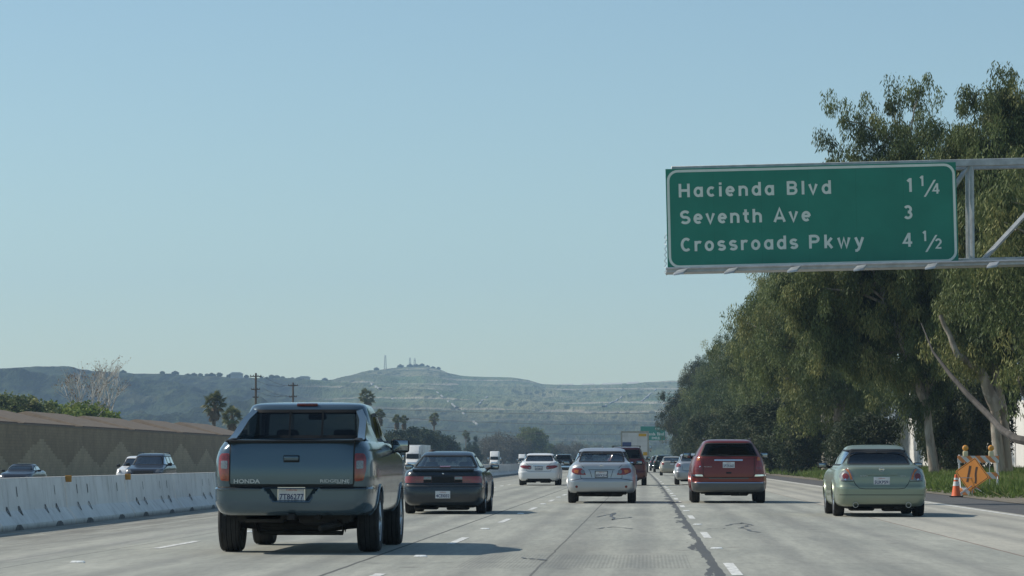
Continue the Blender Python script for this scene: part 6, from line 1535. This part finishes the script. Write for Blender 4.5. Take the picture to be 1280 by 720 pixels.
tree_proto('V', [[(0,0,-.5),(.1,.1,2),(0,0,4)]], [(0,0,4.2,3.4,3.4,2.6),(-2.4,0,3.2,2.4,2.4,2.2),(2.2,.3,3.4,2.6,2.6,2.2),(.6,.2,5.8,2.0,2.0,1.5),(-1.2,0,5.4,1.8,1.8,1.5)], 260, .6, 80, .24, .10, M['gum_leaf'], M['brown_bark'], 19, (1,1,.9), .1, 18, .22, name='olive_tree')
tree_proto('W', [[(0,0,-.5),(.1,.1,2),(0,0,4)]], [(0,0,3.2,3.4,3,2.6),(-2.4,0,2.4,2.4,2.4,2.2),(2.2,.3,2.8,2.6,2.6,2.2),(.6,.2,4.6,2.0,2.0,1.5)], 150, .8, 60, .26, .05, M['brush_leaf'], M['brown_bark'], 12, (1,1,1), .1, 40, .16, name='brushy_tree')
tree_proto('K', [[(0,0,-.3),(0,0,4),(0,0,8)]], [(0,0,2.2,.8,.8,1.8),(0,0,4.4,.75,.75,2),(0,0,6.6,.5,.5,1.8),(0,0,8.2,.25,.25,1.2)], 90, .35, 70, .18, .06, M['oak_leaf'], M['brown_bark'], 13, (1,1,1.2), .1, 4, .12, up=.6, name='cypress_tree')
LT = [('R',664,950,1.0,532,'round yellow-green tree standing above the far end of the barrier'),
 ('O',500,560,1.0,537,'dark oak above the pickup mirror, leftmost of the dark clump'),('O',522,600,1.1,533,'dark oak in the middle of the clump behind the white semi'),('O',545,650,1.05,538,'dark oak at the right of the clump behind the black coupe'),
 ('O',560,690,.9,548,'small dark oak half hidden by the black coupe roof'),('O',590,780,.8,556,'low dark bush-like oak right of the black coupe'),('O',480,530,.95,546,'dark oak peeping beside the pickup cab pillar'),
 ('W',612,910,1.2,544,'leafless brown brushy tree right of the cypress pair'),('W',630,930,1.35,540,'taller leafless brown tree touching the round yellow-green one'),('W',646,940,1.2,546,'pale brushy tree in front of the round yellow-green one'),
 ('W',700,1000,1.3,553,'low tan brushy tree above the dark sport utility'),('W',722,1010,1.25,552,'low tan brushy tree above the silver saloon roof, left one'),('W',745,1020,1.2,556,'low tan brushy tree above the silver saloon roof, right one'),
 ('R',686,1000,.8,553,'small yellow-green tree right of the round one'),('W',765,1040,1.1,558,'lowest brushy tree just left of the box truck'),
 ('K',586,800,1.0,541,'left dark cypress of the thin pair right of the black coupe'),('K',594,820,1.1,540,'right dark cypress of the thin pair right of the black coupe'),
 ('V',12,300,1.1,490,'broad olive tree behind the roofs at the left frame edge'),('V',34,310,1.0,494,'second olive tree behind the roofs, just right of the edge one')]
for (k, px, d, s, top, lb) in LT:
    hh = {'V':7.2,'R':9.4,'O':7.2,'W':6.2,'K':9.5}[k]; x_ = (px-VPX)*d/F; Htop = conv(px, top, d)+.6; sc = Htop/hh
    plant(k, (x_, d, -.62), g.uniform(0, 6), (sc*s, sc*s, sc), lb)
tree_proto('G', [[(0,0,-.2),(.1,0,1.4),(0,0,2.4)]], [(0,0,3.0,2.2,2.2,1.6),(-1.6,0,2.4,1.6,1.6,1.2),(1.7,0,2.5,1.6,1.6,1.2)], 130, .55, 80, .22, .09, M['spring_leaf'], M['brown_bark'], 15, (1,1,.9), .1, 14, .14, name='leafy_tree')
for px, d, s, top, lb in ((85,312,1.3,504,'bright green tree above the brown roofs below the sycamore'),(66,318,1.0,507,'bright green tree left of the brightest one above the roofs'),(104,332,1.0,506,'bright green tree right under the bare sycamore')):
    sc = (conv(px, top, d)+.6)/4.6; plant('G', ((px-VPX)*d/F, d, -.62), s*3, (sc*s, sc*s, sc), lb)
# bare sycamore
def bare(mb, p, dirv, L_, r, dep, g, tips):
    P = [p]; d_ = dirv.copy()
    for i in range(4): d_ = (d_+Vector((g.uniform(-1,1), g.uniform(-1,1), g.uniform(-.2,.9)))*.14).normalized(); P.append(P[-1]+d_*L_/4)
    mb.tube(P, [r*(1-.13*i) for i in range(5)], 6 if dep > 2 else 4, cap=False)
    if dep == 0: tips.append(tuple(P[-1])+(.35,)); return
    for i in range(3 if dep > 1 else 4):
        a = g.uniform(0, 6.28); nd = (d_+Vector((math.cos(a), math.sin(a), g.uniform(-.1,.5)))*g.uniform(.5,.95)).normalized()
        bare(mb, P[g.choice((2,3,4))] if i else P[4], nd, L_*g.uniform(.6,.8), r*.52, dep-1, g, tips)
for i, (px, top, hgt, lb) in enumerate(((128,444,1.0,'tall bare pale-barked sycamore above the brown roofs'),(98,462,.78,'shorter bare sycamore with rusty leaves left of the tall one'))):
    d = 346-i*16; r_ = thing('sycamore_tree', lb, 'tree', ((px-VPX)*d/F, d, -.62), 0); mb = MB(); tips = []; g = random.Random(21+i); Ht = conv(px, top, d)+.6
    T0 = [(0,0,0),(.1,0,Ht*.25),(-.1,.1,Ht*.42)]; mb.tube(T0, [.34,.26,.20], 8)
    for k in range(5): a = k*1.4; bare(mb, Vector((-.1,.1,Ht*(.30+.03*k))), Vector((math.cos(a)*.35, math.sin(a)*.35, 1)).normalized(), Ht*.27, .12, 3, g, tips)
    mb.build('trunk', M['pale_bark'], r_, sharp=60)
    lm = leaf_mesh('foliage', g.sample(tips, min(len(tips), 150)), 2 if i == 0 else 4, .16, .06, M['dry_leaf'], (1,1,1), .4, 4); o = bpy.data.objects.new('crown', lm); COL.objects.link(o); o.parent = r_
# fan palms
def palm(key, Ht, cr, seed, skirt=1.0, tr_r=.24):
    g = random.Random(seed); mb = MB(); mb.tube([(0,0,-.3),(.1,0,Ht*.3),(.15,.05,Ht*.7),(.1,.05,Ht)], [tr_r*1.3,tr_r,tr_r*.9,tr_r*.8], 8); tm = mb.build('tmp', M['brown_bark']); me = tm.data; bpy.data.objects.remove(tm)
    out = []
    for nm, n, e0, e1, mat, rr_ in (('fronds', 46, -35, 80, M['palm_leaf'], 1.), ('dead_skirt', int(34*skirt), -85, -45, M['palm_dead'], .8)):
        mb = MB(); tones = []
        for i in range(n):
            a = g.uniform(0, 6.28); e = R(g.uniform(e0, e1)); d_ = Vector((math.cos(a)*math.cos(e), math.sin(a)*math.cos(e), math.sin(e))); L_ = cr*rr_*g.uniform(.75,1.05); st_ = L_*.5
            b = Vector((.1,.05,Ht-.1-(g.random()*1.0*skirt if nm != 'fronds' else 0))); p = b+d_*st_+Vector((0,0,-.08*st_)); side = d_.cross(Vector((0,0,1))).normalized(); upv = side.cross(d_).normalized(); to = g.random()
            mb.tube([b, p], .02, 3, cap=False); tones += [to]*3
            for k in range(11):
                th = R(-75+150*k/10)+g.uniform(-.05,.05); fd = (d_*math.cos(th)+side*math.sin(th)); q = p+fd*(L_*.55)*(1-.25*abs(math.sin(th)))+Vector((0,0,-.22*L_*abs(math.sin(th*.9))))-Vector((0,0,.12*L_)); w = side*math.cos(th)*.05*cr-d_*math.sin(th)*.05*cr
                m_ = p.lerp(q, .5)+Vector((0,0,.05)); mb.add([p, m_+w, q, m_-w], [(0,1,2,3)]); tones.append(to)
        if n == 0: continue
        o = mb.build('tmp', mat, smooth=False, fixn=False); m2 = o.data; bpy.data.objects.remove(o); at_ = m2.attributes.new('tone', 'FLOAT', 'FACE'); nf = len(m2.polygons); at_.data.foreach_set('value', (tones+[.5]*nf)[:nf]); out.append((nm, m2))
    TREES[key] = (me, out)
def plant_palm(key, loc, rz, s, lb):
    me, out = TREES[key]; r_ = thing('fan_palm', lb, 'palm tree', loc, rz); r_.scale = (s, s, s)
    for n_, m_ in [('trunk', me)]+out: o = bpy.data.objects.new(n_, m_); COL.objects.link(o); o.parent = r_
palm('P1', 10., 2.3, 51, .9, .30); palm('P2', 13., 1.9, 52, .6, .22); palm('P3', 13., 1.6, 53, 1.6, .22)
for (k, px, top, d, h0, lb) in (('P1',266,485,400,11.9,'large fan palm left of the utility pole, tallest of the near pair'),('P1',287,504,385,12.0,'lower fan palm right beside the large one, by the pickup roof'),('P2',457,482,640,14.7,'fan palm just above the pickup roof rear corner'),
    ('P3',474,509,560,14.4,'fan palm half hidden by the pickup cab pillar'),('P3',496,516,600,14.4,'left palm of the close pair above the pickup mirror'),('P3',505,517,612,14.4,'right palm of the close pair above the pickup mirror'),
    ('P2',543,513,700,14.7,'slender lone palm above the black coupe'),('P2',582,536,820,14.7,'small distant palm beside the two cypresses')):
    Ht = conv(px, top, d)+.62; plant_palm(k, ((px-VPX)*d/F, d, -.62), px*.7, Ht/h0, lb)
# tiny trees on the skyline of the wooded hill
tree_proto('Z', [[(0,0,-1.),(0,0,3)]], [(0,0,3.6,4.2,4,2.4),(-3,0,2.8,2.6,2.6,1.8),(3,0,3.,2.8,2.6,1.8)], 60, 1.2, 30, 1.1, .5, M['oak_leaf'], M['brown_bark'], 61, (1,1,.8), .1, 4, .3, name='ridge_tree')
g = random.Random(90); rp = [232,240,248,256,262,272,286,297,306,325,332,338,345,352,364,371,405,512,520,527,534,541,548,500,470,60,76,150,200,216]
for i, px in enumerate(rp):
    d = rd(px)-12; s = g.uniform(.4,.72) if px < 450 else g.uniform(.4,.8); 
    plant('Z', ((px-VPX)*d/F, d, hill(px, d)-.8), g.uniform(0,6), (s*g.uniform(.9,1.3), s, s), 'tiny dark tree on the hill skyline, %s from the left' % ORD[sorted(rp).index(px)], group='skyline trees')
M['far_white'] = simple('far_white', (.46,.45,.40), .9)
for nm, px, w, h_, dz, lb in (('hill_building', 293, 11, 4.5, 1, 'small pale building on the skyline between the ridge trees'),('hill_building', 379, 11, 3.5, 1, 'second small pale building further right on the skyline')):
    d = rd(px)-30; mb = MB(); mb.box(-w/2,w/2,0,10,-3,h_*.6); mb.prism([(-w/2-1,h_*.6),(w/2+1,h_*.6),(w*.35,h_),(-w*.35,h_)], -1, 11); o = mb.build(nm, M['far_white'], smooth=False); o.location = ((px-VPX)*d/F, d, hill(px, d)+dz); tag(o, lb, 'building')
for px, w, h_, lb in ((706,22,2.5,'leftmost long pale retaining wall on the right-hand skyline'),(734,20,3,'second pale retaining wall on the right-hand skyline'),(764,30,3.5,'widest bright pale wall on the right-hand skyline'),(790,18,4,'rightmost pale wall on the right-hand skyline')):
    d = rd(px)-30; mb = MB(); mb.hexa([(-w/2,0,-5),(w/2,0,-5),(w/2,6,-5),(-w/2,6,-5),(-w/2+3,0,h_*.5),(w/2,0,h_*.7),(w/2,6,h_*.7),(-w/2+3,6,h_*.5)]); mb.v = [(x, y-12 if (y == 0 and z < 0) else y, z if z > 0 or y > 0 else -1.5) for x, y, z in mb.v]; o = mb.build('retaining_wall', M['far_white'], smooth=False); o.location = ((px-VPX)*d/F, d, hill(px, d)); tag(o, lb, 'wall')
for i, (px, h_, lb) in enumerate(((481,19,'lattice radio mast at the left of the hilltop'),(512,13,'left mast of the pair on the hilltop'),(518,12,'right mast of the pair on the hilltop'))):
    d = rd(px)-15; mb = MB()
    for sx_, sy_ in ((-1,-1),(1,-1),(1,1),(-1,1)): mb.tube([(sx_*1.6,sy_*1.6,-2),(sx_*.6,sy_*.6,h_)], .22, 4)
    for k in range(int(h_/2.5)): z = k*2.5; w_ = 1.6-z/h_; mb.tube([(-w_,-w_,z),(w_,-w_,z+2.5)], .12, 4); mb.tube([(w_,-w_,z),(-w_,-w_,z+2.5)], .12, 4)
    o = mb.build('radio_mast', M['trim']); o.location = ((px-VPX)*d/F, d, hill(px, d)); tag(o, lb, 'radio mast')

# ------------------------------------------------------------------ houses behind the sound wall
t = NT('shingle_roof'); o_ = t.obj(); x, y, z = t.xyz(o_)
rw_ = t.math('FRACT', t.math('DIVIDE', z, .12)); c = t.mix(t.ramp(t.noise(o_, 1.5, 5), .3, .7), (.115,.085,.055), (.165,.125,.085)); c = t.mix(t.ramp(rw_, 0, .3, .5, 0), c, (.07,.05,.04))
t.bsdf(c, .95); M['shingle'] = t.mat; M['stucco'] = simple('tan_stucco', (.30,.25,.19), .9); M['fascia'] = simple('brown_fascia', (.09,.065,.05), .8)
hd_ = [(196,22),(220,20),(243,22),(268,24),(296,24),(324,26)]
hl = ['leftmost brown shingled house roof above the sound wall','second brown shingled roof above the wall, under the bright green trees','third brown roof above the wall, under the bare sycamore','fourth brown roof above the wall, middle of the row','fifth brown roof above the wall, left of the palms','last brown roof above the wall, below the large palm']
for (y0, L_), lb in zip(hd_, hl):
    hs = thing('house', lb, 'house', (-50.5, y0, -.62)); jz = (y0*7 % 5)*.07
    mb = MB(); mb.box(-4.4,4.2,.6,L_-.6,0,4.35); mb.build('wall', M['stucco'], hs, smooth=False)
    mb = MB(); zr = 5.65+jz; e = 4.45
    mb.add([(-5.3,0,e),(5.1,0,e),(5.1,L_-.7,e),(-5.3,L_-.7,e),(0,2.2,zr),(0,L_-2.9,zr),(-5.3,0,e-.12),(5.1,0,e-.12),(5.1,L_-.7,e-.12),(-5.3,L_-.7,e-.12)], [(0,1,4),(1,2,5,4),(2,3,5),(3,0,4,5),(0,1,7,6),(1,2,8,7),(2,3,9,8),(3,0,6,9),(6,7,8,9)]); rf_ = mb.build('roof', M['shingle'], hs, smooth=False)
    mb = MB(); mb.box(5.06,5.14,0,L_-.7,e-.2,e+.03); mb.build('fascia', M['fascia'], rf_, smooth=False)
    for k in range(3):
        wn = MB().box(4.18,4.26,3+k*6,4.4+k*6,3.3,4.2).build('window', M['darkglass'], hs, smooth=False)
        mb = MB()
        for a, b, c_, d_ in ((2.9,4.5,4.2,4.28),(2.9,4.5,3.22,3.3),(2.9,3.0,3.3,4.2),(4.4,4.5,3.3,4.2),(3.66,3.74,3.3,4.2)): mb.box(4.2,4.29,a+k*6,b+k*6,c_,d_)
        mb.build('frame', M['orange_w'], wn, smooth=False)
# utility poles and wires
M['pole'] = simple('pole_wood', (.10,.075,.055), .9)
PT = []
for px, top, d, lb in ((318,466,372,'taller wooden utility pole rising behind the pickup roof'),(365,478,425,'shorter wooden utility pole right of the taller one')):
    x_, _, zt_ = at(px, top, d); pl = thing('utility_pole', lb, 'utility pole', (x_, d, -.62)); Ht = zt_+.62
    mb = MB(); mb.tube([(0,0,0),(0,0,Ht)], [.17,.12], 8); mb.build('post', M['pole'], pl)
    for zz, w in ((Ht-.4, .7),(Ht-2.0, .55),(Ht-3.0, .35)):
        mb = MB(); mb.box(-w,w,-.2,-.08,zz-.06,zz+.06); ca = mb.build('crossarm', M['pole'], pl, smooth=False)
        mb = MB()
        for q in (-.9,-.4,.4,.9): mb.lathe([(.04,0),(.05,.08),(.03,.14)], 8, (q*w,-.14,zz+.06))
        mb.build('insulator', M['trim'], ca)
    PT.append((x_, d, zt_))
M['wire'] = simple('wire', (.03,.03,.03), .6)
def wire(name, a, b, sag, r, lb, grp=None):
    P = [Vector(a).lerp(Vector(b), i/24)-Vector((0,0,sag*4*(i/24)*(1-i/24))) for i in range(25)]
    o = MB().tube(P, r, 4).build(name, M['wire']); tag(o, lb, 'cable', grp)
for k, (dz, q) in enumerate(((-.4,-.9),(-.4,.9),(-1.8,-.8),(-1.8,.8))):
    pa = (PT[0][0]+q, PT[0][1], PT[0][2]+dz); pb = (PT[1][0]+q, PT[1][1], PT[1][2]+dz)
    wire('power_line', pa, pb, .5, .02, 'thin power line between the two wooden poles, %s' % ('upper left','upper right','lower left','lower right')[k])
for k, (pa, pb) in enumerate((((480,511),(905,514)), ((480,521),(905,530)), ((480,534),(905,541)))):
    wire('crossing_line', at(*pa, 640), at(*pb, 600), .8, .035, '%s thin cable crossing the freeway in front of the hills' % ('highest','middle','lowest')[k])

# ------------------------------------------------------------------ verge grass
g = np.random.default_rng(4); C_ = []
def band(n, x0, x1, d0, d1, r_, p=1.6):
    d = d0+(d1-d0)*g.random(n)**p; x = x0+(x1-x0)*g.random(n)
    for a, b in zip(x, d): C_.append((a+curve_off(b), b, gz(a)+.02, r_*(.6+.8*g.random())))
band(5200, 10.1, 20, 84, 150, .22, 1.); band(4200, 10.0, 21, 150, 330, .35, 1.2)
tones = [min(1, max(0, .45+.5*noise.noise(Vector((c[0]*.5, c[1]*.12, 0)))+.25*g.normal())) for c in C_]
lm = leaf_mesh('grass', C_, 12, .36, .022, M['grass_leaf'], (1,1,.05), 0, 5, up=1.1, tones=tones); o = bpy.data.objects.new('grass', lm); COL.objects.link(o); tag(o, kind='stuff')
g = np.random.default_rng(6); C_ = [(9.6+g.random()*.8, 84+g.random()*90, .02, .12) for i in range(260)]
lm = leaf_mesh('verge_weeds', C_, 10, .16, .015, M['grass_leaf'], (1,1,.05), 0, 6, up=.9, tones=[.9*g.random() for _ in C_]); o = bpy.data.objects.new('verge_weeds', lm); COL.objects.link(o); tag(o, kind='stuff')
